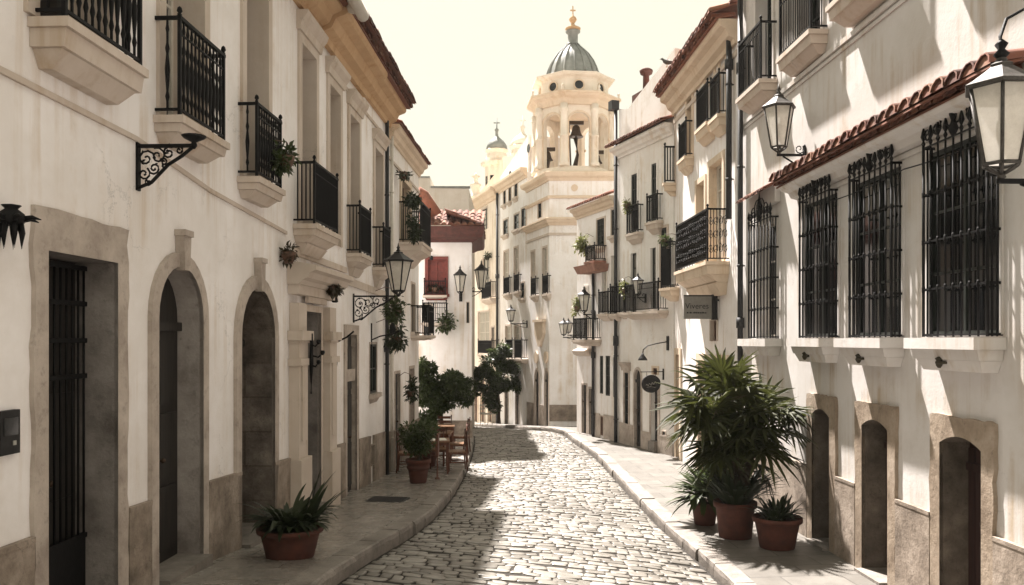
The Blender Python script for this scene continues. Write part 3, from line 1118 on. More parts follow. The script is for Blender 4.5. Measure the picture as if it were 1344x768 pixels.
# upper windows: far edge px, near edge px, top z, crown
ups = [(6.05, 7.0, 8.0, 0), (8.05, 8.95, 8.0, 0), (10.2, 11.0, 7.75, 0), (FL.U(394), FL.U(413), 7.50, .28), (FL.U(431), FL.U(445), 7.38, .26), (FL.U(458), FL.U(470), 7.27, .26), (FL.U(491), FL.U(501), 7.16, .22)]
sl = [5.36, 5.17, 5.01, 4.75, 4.70, 4.66, 4.60]
for (u0, u1, zt, cr), zs in zip(ups, sl):
    zb = zs + .02
    A.window(u0, u1, zb, zt, depth=.36, w=.14, p=.035, surr='trim', frame='frame_w', pane='pane', mull=(2, 4), sill=False, name='balcony_door', crown=cr)
bal = [(5.98, 7.12, 5.36, .26, .95, .33), (7.87, 8.97, 5.17, .25, .93, .24), (9.98, 10.9, 5.01, .24, .88, .24), (12.15, 13.5, 4.75, .32, .90, .26), (15.35, 16.3, 4.66, .26, .88, .25), (17.6, 18.35, 4.6, .25, .85, .26)]
for i, (u0, u1, z, p, h, t) in enumerate(bal):
    A.balcony(u0, u1, z, p, h, t, turned=i < 3, tiers=2 if i > 2 else 1, gap=.088 if i < 3 else .06, cloth=False, r=.011)
# string course and lower moulding
for a_, b_, za, zb in ((-8, 7.5, 4.98, 4.84), (7.5, 9.15, 4.84, 4.67), (9.15, 11.8, 4.67, 4.55)):
    A.band(a_, b_, za, .028, .045, 'trim', z2=zb)
A.band(13.9, 19.2, 4.10, .04, .14, 'trim', z2=4.02)
A.band(13.9, 19.2, 7.62, .03, .06, 'trim', z2=7.62)
A.band(12.1, 15.2, 4.30, .05, .10, 'trim', z2=4.28)
# cornice in three breaks, tiled roof
A.cornice(-8, 13.4, 7.98, .42, .46)
A.cornice(13.402, 16.7, 7.90, .50, .52)
A.cornice(16.702, 19.3, 7.95, .43, .47)
A.tiles(-8, 19.35, .68, 8.50, R(20), 4.6, pitch=.29, r=.145, rows=4, seed=2)
A.tiles(-8, 19.35, .58, 8.40, R(8), .52, pitch=.29, r=.12, rows=1, name='eave_tiles', seed=3)
m = A.mb()
m.lathe([(.0, 8.28), (.10, 8.30), (.12, 8.36), (.12, 8.5), (.0, 8.53)], (13.4, .60), 10)
m.tube([(11.3, .70, 8.36), (13.6, .70, 8.31)], .10, 10)
A.part(m, 'gutter', M['grey'])
for k, (du, dz, rr) in enumerate(((0, 0, .17), (.3, .12, .13), (.75, -.1, .12), (-.2, .2, .1))):
    m = A.mb()
    m.tube([(17.0 + du, .40, 8.55 + dz), (17.1 + du, .42, 8.66 + dz), (17.32 + du, .36, 8.72 + dz)], [rr * .7, rr * .75, rr * .55], 8)
    A.part(m, 'ridge_tile', M['tile_o'])
A.drain(FL.U(504), zL(18.8) - .2, 8.0, .045, .07, (2.9,), 'pipe')
A.wall()

# ------------------------------------------------------------------ left: second house
B = Bld('house', 'white house with a plant filled balcony and brown balcony door beside the long house', Fac((-3.7, 0), (-3.7 + .0436 * 20, 20)), 19.303, 23.9, -1.2, 8.02, M['white_b'], thick=6)
FB = B.F
B.cornice(19.36, 23.95, 7.72, .26, .34, 'peach')
B.tiles(19.36, 24.0, .36, 8.06, R(24), 3.8, pitch=.22, r=.085, rows=3, seed=5)
B.band(19.31, 23.9, 7.25, .04, .06, 'trim')
B.window(21.0, 22.3, 5.52, 7.1, depth=.2, w=.18, p=.04, surr='peach', frame='frame_b', mull=(2, 3), sill=False, name='balcony_door')
B.balcony(20.75, 22.4, 5.5, .56, 1.0, .34, turned=False, tiers=2, gap=.05, cloth=True, r=.01)
B.window(20.0, 20.5, 3.0, 4.3, depth=.12, w=.06, p=.015, frame='frame_g', mull=(2, 3), name='window')
B.window(22.6, 23.2, 3.3, 4.6, depth=.12, w=.06, p=.015, frame='frame_g', mull=(2, 3), name='window')
B.window(19.62, 19.9, 5.1, 6.45, depth=.1, w=.03, p=.012, frame='frame_g', pane='pane', mull=(1, 3), sill=False)
B.door('rect', FB.U(518), FB.U(524), .03, 2.25, depth=.06, w=.07, p=.02, mat='door_d')
B.door('rect', 22.3, 23.0, .02, 2.3, depth=.2, w=.08, p=.02, mat='door_r')
B.plinth([(19.31, FB.U(518) - .08, .95, .9), (FB.U(524) + .08, 22.21, .9, .85), (23.09, 23.88, .85, .85)], mat='plinth')
B.balcony(22.5, 23.5, 3.2, .5, .8, .14, turned=False, gap=.06, r=.008)
B.drain(19.5, 0, 7.9, .04, .06, (), 'frame_w')
B.wall()

# ------------------------------------------------------------------ left: house across the bend with the red eave
FC = Fac((-3.4, 26.5), (-1.28, 26.5), (0, 10))
Cb = Bld('house', 'small white house with red window and dark red eaves at the bend', FC, 0, FC.len, -1.6, 6.2, M['white_b'], thick=.4)
fu = lambda px: FC.U(px)
w_ = Cb.window(fu(562), fu(584), FC.Z(570, 386), FC.Z(570, 341), depth=.10, w=.10, p=.05, surr='red', frame='red', pane='red', mull=(2, 3), sill=True)
Cb.window(fu(556), fu(566), FC.Z(570, 446), FC.Z(570, 400), depth=.12, w=.05, p=.02, frame='frame_g', mull=(2, 3), sill=False)
Cb.window(fu(612.5), fu(615.5), FC.Z(610, 424), FC.Z(610, 397), depth=.1, w=.02, p=.02, frame='frame_g', mull=(1, 3), sill=False)
Cb.balcony(fu(556), fu(588), FC.Z(570, 424), .45, .62, .12, turned=False, gap=.07, r=.009)
Cb.balcony(fu(557), fu(586), FC.Z(570, 388), .22, .45, .10, turned=False, gap=.07, r=.008)
Cb.plinth([(0, FC.len + .03, .52, .52)])
# side wall along the bend, back
m = MB(Matrix.Identity(4))
for pl, z0, z1 in (([(-3.4, 26.905), (-1.30, 26.905), (-1.46, 29.6), (-3.4, 29.6)], -1.6, 6.2),):
    m.loft([pl, pl], [z0, z1])
Cb.part(m, 'side_wall', M['white_b'])
# red eaves and roof
m = MB(Matrix.Identity(4))
ev = [(-3.5, 26.02), (-.88, 26.02), (-.98, 30.0), (-3.5, 30.0)]
iv = [(-3.45, 26.42), (-1.22, 26.42), (-1.36, 29.7), (-3.45, 29.7)]
m.loft([iv, offset(iv, .15), offset(ev, -.04), ev, ev], [6.16, 6.24, 6.29, 6.38, 6.62])
Cb.part(m, 'eaves', M['red_d'])
FT_ = Fac((-3.5, 26.0), (-.95, 26.0), (0, 10))
sv = Cb.F
Cb.F = FT_
Cb.tiles(0, FT_.len, .06, 6.64, R(21), 1.9, pitch=.20, r=.08, rows=4, mat='tile', seed=8)
Cb.F = Fac((-.9, 26.0), (-.98, 30.0), (5, 28))
Cb.tiles(0, 4.0, .05, 6.64, R(21), 1.2, pitch=.20, r=.08, rows=3, mat='tile', seed=9)
Cb.F = sv
m = MB(Matrix.Identity(4))
m.tube([(-2.95, 26.3, 7.75), (-2.75, 26.4, 7.65), (-2.35, 26.5, 7.05)], [.16, .15, .15], 8)
Cb.part(m, 'ridge_tile', M['tile_o'])
m = MB(Matrix.Identity(4))
m.tube([(-2.9, 26.4, 7.55), (-2.65, 26.5, 7.4), (-2.5, 26.6, 7.0)], [.15, .14, .14], 8)
Cb.part(m, 'ridge_tile', M['tile_o'])
m = MB(Matrix.Identity(4))
m.lathe([(.05, 5.60), (.06, 5.72), (.01, 5.74)], (-2.55, 26.44), 8)
Cb.part(m, 'vent', M['dark'])
Cb.wall()

# taller blank building behind
FD = Fac((-9, 31.4), (-1.62, 31.4), (0, 10))
D = Bld('building', 'plain pale building with a stepped flat roof behind the red eaved house', FD, 0, FD.len, -2.5, 8.75, M['grey'], thick=5, top=[(0, 9.15), (fu(570) * 1.0 + 5.0, 9.15), (fu(570) * 1.0 + 5.0, 8.78), (FD.len, 8.75)])
m = D.mb()
m.box(-.02, fu(570) + 4.98, -.2, .05, 9.152, 9.21)
m.box(fu(570) + 5.02, FD.len + .05, -.2, .05, 8.782, 8.84)
D.part(m, 'coping', M['slate'])
D.wall()

# ------------------------------------------------------------------ right: white house with caged windows
FR = Fac((5.1, 0), (5.1 - .0382 * 20, 20), (0, 10))
E = Bld('town_house', 'white house on the right with large iron caged windows and a tiled canopy', FR, -8, 16.55, -1.0, 10.2, M['white_d'], thick=7)
def grille(win, F, u0, u1, z0, z1, p, crest=True, nb=8, side=True):
    m = F.mb()
    n = nb
    for i in range(n + 1):
        u = u0 + (u1 - u0) * i / n
        m.tube([(u, p, z0), (u, p, z1 + .02)], .0125 if 0 < i < n else .018, 6)
        if crest:
            m.lathe([(.012, z1 + .02), (.022, z1 + .05), (.010, z1 + .08), (.030, z1 + .13), (.018, z1 + .19), (.001, z1 + .25)], (u, p), 6)
        for k in range(1, 4):
            z = z0 + (z1 - z0) * k / 4
            m.lathe([(.012, z - .04), (.019, z - .025), (.019, z + .025), (.012, z + .04)], (u, p), 6)
    for sx in (u0, u1):
        for o in (p * .35, p * .7):
            m.tube([(sx, o, z0), (sx, o, z1)], .011, 5)
    for z in [z0 + .02] + [z0 + (z1 - z0) * k / 4 for k in (1, 2, 3)] + [z1]:
        m.box(u0 - .01, u1 + .01, p - .006, p + .006, z - .009, z + .009)
        m.box(u0 - .008, u0 + .008, 0, p, z - .014, z + .014)
        m.box(u1 - .008, u1 + .008, 0, p, z - .014, z + .014)
    if crest:
        c = (u0 + u1) / 2
        for sgn in (-1, 1):
            for sc, off in ((.19, .13), (.13, .32), (.08, .46)):
                pts = []
                for k in range(16):
                    th = PI * 2.6 * k / 15
                    rr = sc * (1 - k / 19)
                    pts.append((c + sgn * (off * (u1 - u0) + rr * math.cos(th) - sc * .4), p, z1 + .04 + sc + rr * math.sin(th)))
                m.tube(pts, .011, 5)
        m.lathe([(.02, z1), (.055, z1 + .08), (.02, z1 + .16), (.055, z1 + .27), (.025, z1 + .36), (.001, z1 + .52)], (c, p), 8)
    return m.build('grille', M['iron'], win)
for i, (pa, pb) in enumerate(((1212, 1296), (1115, 1170), (1049.5, 1088))):
    ua, ub = FR.U(pb, .15), FR.U(pa, .15)
    w = E.window(ua + .02, ub + .16, 3.12, 5.18, depth=.07, w=.04, p=.02, surr='white_d', frame='frame_g', pane='pane', mull=(2, 3), sill=False)
    grille(w, FR, ua, ub, 3.1, 5.2, .15, nb=8)
    m = E.mb()
    m.box(ua - .07, ub + .09, .003, .33, 2.97, 3.09)
    m.frustum(ua - .03, ub + .05, .003, .27, 2.86, 2.968, .02, .03)
    m.frustum(ua + .0, ub + .02, .003, .22, 2.74, 2.858, .06, .05)
    m.build('sill', M['white_d'], w)
    m = E.mb()
    c = (ua + ub) / 2 + .1
    m.lathe([(.015, 2.77), (.035, 2.80), (.03, 2.85), (.045, 2.87), (.015, 2.89)], (c, .245), 8)
    m.tube([(c - .09, .22, 2.83), (c, .27, 2.82), (c + .09, .22, 2.83)], .018, 6)
    m.build('hook', M['dry'], w)
ua, ub = FR.U(1012, .13), FR.U(983.5, .13)
w = E.window(ua + .06, ub - .06, 3.12, 5.16, depth=.22, w=.04, p=.02, surr='white_d', frame='frame_w', pane='pane', mull=(2, 3), sill=False)
grille(w, FR, ua, ub, 3.1, 5.18, .14, nb=7)
m = E.mb()
m.box(ua - .18, ub + .18, .003, .30, 2.96, 3.09)
m.frustum(ua - .12, ub + .12, .003, .24, 2.80, 2.958, .08, .05)
m.build('sill', M['white_d'], w)
m = E.mb()
m.prism_uz([(ua - .1, 5.42), (ub + .1, 5.42), (ub + .1, 5.68), (ua - .1, 5.85)], .003, .10)
E.part(m, 'hood', M['white_d'])
E.tiles(ua - .15, ub + .2, .34, 5.60, R(30), .36, pitch=.16, r=.065, rows=1, name='hood_tiles', seed=21)
# long tiled canopy over the three windows
E.tiles(7.75, 13.55, .44, 5.60, R(12), .46, pitch=.235, r=.125, rows=1, name='canopy_tiles', seed=22)
E.tiles(7.87, 13.6, .36, 5.53, R(12), .38, pitch=.235, r=.105, rows=1, name='canopy_tiles', seed=24)
m = E.mb()
m.sweep([(.003, 5.32), (.10, 5.34), (.14, 5.42), (.26, 5.46), (.30, 5.50), (.30, 5.515), (.003, 5.57)], 7.75, 13.5)
E.part(m, 'canopy', M['white_d'])
m = E.mb()
m.box(7.75, 13.4, .002, .024, 5.24, 5.30)
E.part(m, 'string_course', M['white_d'])
m = E.mb()
pts = []
for k in range(25):
    u = 7.2 + 5.4 * k / 24
    pts.append((u, .10 - .0 * k, 5.08 - .05 * math.sin(PI * ((k % 12) / 12))))
m.tube(pts, .009, 4)
E.part(m, 'cable', M['dark'])
# low doors
dz = [(FR.U(1293), FR.U(1238)), (FR.U(1169), FR.U(1135)), (FR.U(1092), FR.U(1069))]
for (ua, ub), mt in zip(dz, ('door_r', 'door_r', 'door_d')):
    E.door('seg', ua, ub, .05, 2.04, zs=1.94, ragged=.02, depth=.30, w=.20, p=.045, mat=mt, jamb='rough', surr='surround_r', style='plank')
edges = [-8] + [x for (a_, b_) in dz for x in (a_ - .203, b_ + .203)] + [16.4]
E.plinth([(edges[i], edges[i + 1], 1.12, 1.12) for i in range(0, len(edges), 2)], p=.05)
# upper balconies and doors
for (u0, u1, z, p, t) in ((14.4, 15.65, 7.55, .29, .30), (12.3, 13.6, 7.62, .26, .32), (10.1, 11.55, 7.65, .30, .32), (7.9, 9.3, 7.65, .30, .32), (5.4, 6.9, 7.65, .30, .32)):
    E.window(u0 + .2, u1 - .2, z + .02, 9.7, depth=.25, w=.10, p=.03, surr='white_d', frame='frame_g', pane='pane', mull=(2, 4), sill=False, name='balcony_door', shutter=None)
    E.balcony(u0, u1, z, p, 1.0, t, turned=False, gap=.075, r=.010, cloth=False)
E.band(-8, 16.4, 7.20, .045, .07, 'white_d')
E.band(-8, 16.4, 7.12, .025, .05, 'white_d')
E.cornice(-8, 16.55, 9.85, .4, .42, 'peach')
E.tiles(-8, 16.6, .55, 10.28, R(22), 3, rows=1, pitch=.24, r=.09, seed=23)
E.drain(16.15, -.1, 9.8, .055, .09, (3.4, 8.3))
E.wall()

# ------------------------------------------------------------------ right: second house
G = Bld('house', 'white house with a wide ornate iron balcony and peach cornice behind the palm', FR, 16.553, 22.0, -1.0, 9.25, M['white'], thick=6)
G.cornice(16.6, 22.0, 8.95, .38, .48, 'peach')
G.tiles(16.6, 22.05, .58, 9.55, R(20), 4, pitch=.27, r=.135, rows=4, mat='tile_o', seed=31)
G.tiles(16.6, 22.05, .50, 9.45, R(8), .45, pitch=.27, r=.11, rows=1, mat='tile_o', name='eave_tiles', seed=32)
G.band(16.6, 22.0, 8.72, .04, .10, 'trim')
def gw(px0, px1, pt, pb, **k):
    ua, ub = FR.U(px1), FR.U(px0)
    zt, zb = FR.Z(px0, pt), FR.Z(px1, pb)
    return ua, ub, zb, zt
for px0, px1, pt, pb in ((927, 938, 70, 160), (902.5, 909, 130, 205), (946, 953.5, 62, 150)):
    ua, ub, zb, zt = gw(px0, px1, pt, pb)
    G.window(ua, ub, zb, zt, depth=.22, w=.12, p=.03, surr='peach', frame='frame_w', pane='shade', mull=(2, 4), sill=False, crown=.18)
    G.balcony(ua - .12, ub + .12, zb - .02, .20, .85, .36, mat='peach', turned=False, gap=.07, r=.009)
ua, ub, zb, zt = gw(876, 886, 165, 240)
ua, ub = ua, min(ub, 21.8)
G.window(ua, ub, zb, zt, depth=.2, w=.10, p=.03, surr='trim', frame='frame_g', mull=(2, 4), sill=False, name='balcony_door', crown=.15)
G.balcony(ua - .12, ub + .1, zb - .02, .30, .95, .34, mat='peach', turned=False, gap=.07, r=.01)
# the wide balcony
G.window(17.6, 18.6, 4.7, 6.9, depth=.2, w=.14, p=.03, surr='peach', frame='frame_w', pane='shade', mull=(2, 4), sill=False, name='balcony_door')
G.window(19.0, 19.7, 4.7, 6.7, depth=.2, w=.12, p=.03, surr='peach', frame='frame_w', pane='shade', mull=(2, 4), sill=False, name='balcony_door')
sb = G.balcony(17.15, 19.9, 4.68, .46, 1.08, .42, mat='peach', turned=False, tiers=2, gap=.06, r=.009)
m = G.mb()
for k in range(16):
    for (o, ax) in ((.47, 0),):
        c = 17.3 + 2.45 * k / 15
        for zc in (4.95, 5.25, 5.52):
            pts = [(c + .075 * (1 - q / 16) * math.cos(q * .8 + k), o, zc + .11 * (1 - q / 16) * math.sin(q * .8 + k)) for q in range(13)]
            m.tube(pts, .007, 4)
for k in range(4):
    for zc in (4.95, 5.25, 5.52):
        pts = [(17.165, .08 + .1 * k + .05 * (1 - q / 16) * math.cos(q * .8 + k), zc + .11 * (1 - q / 16) * math.sin(q * .8 + k)) for q in range(13)]
        m.tube(pts, .007, 4)
for z in (5.02, 5.3, 5.6):
    m.box(17.18, 19.88, .435, .45, z - .008, z + .008)
m.build('scrollwork', M['iron'], sb)
for px0, px1, zt in ((884.5, 893, 2.7), (918, 934, 2.6), (944, 954, 2.6)):
    ua, ub = FR.U(px1), FR.U(px0)
    ub = min(ub, 21.7)
    G.door('rect', ua, ub, .05, zt, depth=.12, w=.16, p=.04, mat='frame_b' if px0 < 900 else 'door_d', surr='peach', jamb='peach')
G.window(18.0, 18.5, 3.05, 3.5, depth=.12, w=.05, frame='frame_b', mull=(1, 1), sill=False)
G.drain(16.85, 5.5, 9.4, .06, .10, (8.6,))
G.wall()

# ------------------------------------------------------------------ right: angled houses
FH = Fac((4.26, 22.0), (4.26 - .345 * 6.06, 28.06), (0, 20))
uH = FH.U
u_split, u_end = uH(810.5), FH.len
H = Bld('house', 'tall white house with grey tiled eave and drainpipes beyond the ornate balcony', FH, .03, u_split, -1.2, 8.6, M['white_c'], thick=5)
def ow(b, px0, px1, pt, pb, **k):
    F = b.F
    k['depth'] = min(k.get('depth', .2), .055 if k.get('pane') != 'shade' else .10)
    ua, ub = sorted((F.U(px1), F.U(px0)))
    return b.window(ua, ub, F.Z(px1, pb), F.Z(px0, pt), **k)
def ob(b, px0, px1, pt, pb, p=.25, t=.25, **k):
    F = b.F
    ua, ub = sorted((F.U(px1, p), F.U(px0, p)))
    zb = F.Z((px0 + px1) / 2, pb, p)
    return b.balcony(ua, ub, zb, p, F.Z((px0 + px1) / 2, pt, p) - zb, t, turned=False, gap=.06, r=.011, **k)
H.cornice(.03, u_split, 8.48, .28, .3, 'white_c')
H.tiles(.03, u_split + .1, .42, 8.82, R(20), 1.2, pitch=.19, r=.075, rows=2, mat='tile', seed=41)
m = H.mb()
m.prism_uz([(.03, 8.7), (u_split - .05, 8.7), (u_split - .05, 10.0), (u_split - .6, 9.85), (.03, 10.75)], -.7, -.03)
H.part(m, 'attic_wall', M['white_c'])
m = H.mb()
cu = uH(833)
m.box(cu - .40, cu + .40, -.62, -.12, 9.8, 10.22)
m.lathe([(.10, 10.222), (.09, 10.72), (.17, 10.76), (.20, 10.86), (.12, 10.92), (.001, 10.93)], (cu, -.37), 10)
H.part(m, 'chimney', M['terracotta'])
for q in ((829, 836.5, 230, 306), (855.5, 862, 216, 291), (828.5, 836, 333, 410), (854.5, 861.5, 326, 405)):
    ow(H, *q, depth=.16, w=.08, p=.02, surr='white_c', frame='frame_g', pane='pane' if q[3] < 320 else 'shade', mull=(2, 4), sill=False, name='balcony_door')
ob(H, 822, 837, 270, 306, .18, .3); ob(H, 848, 862.5, 256, 291, .18, .32)
ob(H, 820, 864, 372, 409, .30, .2)
ob(H, 812, 819, 372, 410, .14, .2)
ow(H, 820, 825.5, 489, 562, depth=.14, w=.06, frame='frame_g', mull=(1, 4), sill=False, surr='surround', crown=.25)
ua, ub = sorted((uH(833), uH(841.5)))
H.door('arch', ua, ub, .03, FH.Z(837, 485), zs=FH.Z(837, 497), depth=.07, w=.07, p=.02, mat='door_d', surr='surround')
ua, ub = sorted((uH(855.5), uH(864)))
H.door('rect', ua, ub, .3, FH.Z(860, 512), depth=.10, w=.10, p=.03, mat='door_d', surr='surround', jamb='white_c')
ow(H, 857.5, 863.5, 483, 492, depth=.1, w=.06, frame='frame_b', mull=(1, 1), sill=False, surr='peach', name='oculus')
ow(H, 870, 874, 566, 592, depth=.05, w=.02, frame='dark', mull=(1, 1), sill=False, pane='dark', name='meter_box')
zt = FH.Z(870, 318)
ob(H, 867, 880, 318, 378, .42, .34, mat='peach', cloth=True)
ow(H, 868, 876, 300, 377, depth=.16, w=.07, frame='frame_g', mull=(2, 4), sill=False, name='balcony_door')
m = H.mb()
H.plinth([(.04, uH(864) - .11, .55, .5), (uH(855.5) + .11, uH(841.5) - .08, .5, .5), (uH(833) + .08, u_split - .14, .6, .62)], mat='surround', p=.03)
H.drain(u_split - .06, -.1, 10.1, .055, .09, (3.0, 3.1))
m = H.mb()
m.box(u_split - .16, u_split + .10, .02, .26, 9.95, 10.22)
H.part(m, 'hopper', M['pipe'])
H.wall()

I_ = Bld('house', 'low white end house with planted balconies and two small doors by the bend', FH, u_split + .003, u_end, -1.2, 7.35, M['white_b'], thick=4)
I_.cornice(u_split + .06, u_end, 7.1, .26, .32, 'peach')
I_.tiles(u_split + .12, u_end + .06, .36, 7.42, R(22), 2.4, pitch=.2, r=.08, rows=3, mat='tile_o', seed=51)
for q in ((784, 794, 289, 322), (803, 808.5, 276, 309)):
    ow(I_, *q, depth=.12, w=.05, frame='frame_g', pane='frame_g', mull=(2, 5), sill=True)
for q in ((791, 796.5, 341, 411), (803, 808, 336, 411), (767, 771, 378, 446)):
    ow(I_, *q, depth=.12, w=.07, surr='white_c', frame='frame_w', pane='shade', mull=(1, 4), sill=False, name='balcony_door')
ob(I_, 785, 798, 383, 412, .2, .22); ob(I_, 800, 808.5, 376, 412, .2, .22)
ob(I_, 768, 780, 323, 343, .42, .14, mat='faded'); ob(I_, 752, 770, 418, 446, .50, .2)
m = I_.mb()
ua, ub = sorted((FH.U(753, .5), FH.U(780, .5)))
m.frustum(ua, ub, .003, .52, FH.Z(766, 358, .5), FH.Z(766, 348, .5), .1, .1)
I_.part(m, 'hood', M['faded'])
for q in ((787.5, 792, 467, 517), (795, 801, 467, 520), (805, 809, 469, 522)):
    ow(I_, *q, depth=.12, w=.03, p=.012, surr='white_b', frame='frame_g', mull=(2, 4), sill=False)
for q in ((764.5, 770, 505), (773.5, 777.5, 510)):
    ua, ub = sorted((uH(q[0]), uH(q[1])))
    I_.door('rect', ua, ub, .02, FH.Z(q[0], q[2]), depth=.06, w=.06, p=.02, mat='door_d', surr='surround')
m = I_.mb()
m.sweep([(.003, 2.55), (.14, 2.6), (.18, 2.72), (.003, 2.8)], uH(779), u_end - .02)
I_.part(m, 'string_course', M['trim'])
ow(I_, 788.5, 792.5, 546, 572, depth=.05, w=.02, frame='frame_b', pane='frame_b', mull=(1, 1), sill=False, name='meter_box')
I_.plinth([(u_split + .02, uH(788.5) - .2 if False else uH(792.5) - .03, .75, .75), (uH(788.5) + .03, uH(777.5) - .07, .75, .75)], mat='surround', p=.025)
I_.drain(uH(781.5), -.1, 5.6, .05, .08, (2.6,))
I_.wall()

# ------------------------------------------------------------------ bell tower
FT = Fac((1.42, 31.8), (1.42 - .306 * 14, 31.8 + 14), (-6, 30))
FF = Fac((1.42, 31.8), (4.2, 31.8), (1, 0))
uT = FT.U
tw = thing('bell_tower', 'cream church bell tower with eight sided arcaded belfry and ribbed slate dome', 'bell tower', (2.4, 33.2, 0))
t_u = 2.72
pT = FT.W(t_u, 0, 0)
foot = [(1.42, 31.8), (4.2, 31.8), (4.2, 35.4), (pT.x + 1.2, 35.4), (pT.x, pT.y)]
class TW(Bld):
    def __init__(s, F):
        s.root, s.F, s.holes = tw, F, []
TL, TF = TW(FT), TW(FF)
Z7 = 7.45
# lower block walls
for px in ((697.5, 702, 331, 386), (712.5, 718, 326, 384)):
    ow(TL, *px, depth=.12, w=.07, p=.02, surr='trim', frame='frame_w', pane='shade', mull=(1, 4), sill=False)
    ob(TL, px[0] - 1, px[1] + .6, (px[2] + px[3]) / 2 + 7, px[3] + 2, .15, .25, name='balcony')
for q in ((702, 707.5, 485), (715, 720, 485)):
    ua, ub = sorted((uT(q[0]), uT(q[1])))
    zb = FT.Z(q[0], 555)
    TL.door('arch', ua, ub, zb, FT.Z(q[0], q[2]), zs=FT.Z(q[0], q[2] + 12), depth=.07, w=.08, p=.02, mat='door_d', surr='trim', step=False)
    zc = FT.Z(q[0], 469)
    m = FT.mb()
    m.prism_uz([((ua + ub) / 2 + .22 * math.cos(k * PI / 5), zc + .24 * math.sin(k * PI / 5)) for k in range(10)], .002, .06)
    m.build('medallion', M['peach'], tw)
ua, ub = sorted((uT(705), uT(716)))
za, zb = FT.Z(710, 455), FT.Z(710, 423)
m = FT.mb()
m.prism_uz([(ua, zb), (ub, zb), (ub, za + .5), ((ua + ub) / 2 + .08, za), ((ua + ub) / 2 - .08, za), (ua, za + .5)], .002, .12)
m.box(ua - .06, ub + .06, .002, .18, zb + .002, zb + .10)
m.build('niche', M['peach'], tw)
ow(TL, 706.5, 711.5, 265, 285, depth=.1, w=.05, frame='frame_g', mull=(1, 2), sill=False)
wall(tw, FT, .0, t_u, -2.5, 9.2, TL.holes, M['white_b'], .5)
wall(tw, FF, .0, FF.len, -2.5, 9.2, [], M['white_b'], .5)
m = MB(Matrix.Identity(4))
m.loft([offset(foot, -.3)] * 2, [-2.5, 9.15])
m.build('wall', M['white_b'], tw)
def cor(z, pr, mat, pol=foot, name='cornice'):
    m = MB(Matrix.Identity(4))
    m.loft([offset(pol, o) for o, h in pr], [z + h for o, h in pr])
    return m.build(name, M[mat], tw)
CP = [(.002, 0.08), (.05, .08), (.07, .14), (.15, .20), (.18, .27), (.24, .30), (.24, .34), (.002, .40)]
cor(7.35, CP, 'peach')
cor(7.05, [(.002, 0), (.05, 0), (.05, .09), (.002, .1)], 'trim', name='string_course')
cor(8.45, [(.002, 0), (.07, 0), (.09, .06), (.09, .10), (.002, .12)], 'peach', name='string_course')
cor(9.12, [(.002, 0), (.05, 0), (.08, .08), (.22, .15), (.26, .26), (.26, .31), (-.1, .40)], 'peach')
m = FF.mb()
for zc, r_ in ((8.95, .13), ):
    for du in (.95,):
        m.prism_uz([(du + r_ * math.cos(k * PI / 6), zc - .1 + r_ * math.sin(k * PI / 6)) for k in range(12)], .002, .05)
m.build('medallion', M['peach'], tw)
m = FF.mb()
m.box(0, FF.len, .002, .03, .0, .62)
m.build('plinth', M['plinth'], tw)
for a_, b_ in ((.03, uT(720) - .1), (uT(715) + .1, uT(707.5) - .1), (uT(702) + .1, t_u)):
    if b_ > a_:
        m = FT.mb()
        m.box(a_, b_, .002, .03, -1.5, .55)
        m.build('plinth', M['plinth'], tw)
# octagon
_n0 = {o.name for o in bpy.data.objects}
OC = (2.43, 33.45)
ROT = R(-90 + 22.5 + 6)
def octo(r):
    return [(OC[0] + r * math.cos(ROT + k * PI / 4), OC[1] + r * math.sin(ROT + k * PI / 4)) for k in range(8)]
RB = 1.52
m = MB(Matrix.Identity(4))
m.loft([octo(RB + .12), octo(RB + .12), octo(RB + .02), octo(RB + .02)], [9.3, 9.72, 9.74, 9.80])
m.build('belfry_base', M['cream'], tw)
# each face of the belfry: a wall with an arch
ov = octo(RB)
for k in range(8):
    a_, b_ = ov[k], ov[(k + 1) % 8]
    mid = Vector(((a_[0] + b_[0]) / 2, (a_[1] + b_[1]) / 2))
    outw = mid + (mid - Vector(OC)) * 5
    F = Fac(a_, b_, (outw.x, outw.y))
    h0, h1 = F.len * .5 - .40, F.len * .5 + .40
    hole = path('arch', h0, h1, 9.82, 11.95, 0, 11.58)
    mb = F.mb()
    outer = [(0.01, 9.80), (F.len - .01, 9.80), (F.len - .01, 12.25), (0.01, 12.25)]
    tr = tessellate_polygon([[Vector((u, z, 0)) for u, z in outer], [Vector((u, z, 0)) for u, z in hole]])
    allp = outer + hole
    for o in (0, -.20):
        ids = [mb.P((u, o, z)) for u, z in allp]
        for t in tr:
            mb.F([ids[i] for i in t])
    n = len(hole)
    x = [mb.P((u, 0, z)) for u, z in hole]; y = [mb.P((u, -.20, z)) for u, z in hole]
    for i in range(n):
        j = (i + 1) % n
        mb.F((x[i], x[j], y[j], y[i]))
    mb.build('belfry_wall', M['cream'], tw)
    mb = F.mb()
    mb.ring(path('arch', h0, h1, 9.83, 11.95, 0, 11.58), path('arch', h0, h1, 9.83, 11.95, .07, 11.58), .03, 0)
    for u in (h0 - .035, h1 + .035):
        mb.box(u - .07, u + .07, .002, .07, 11.0, 11.10)
    mb.build('arch_moulding', M['peach'], tw)
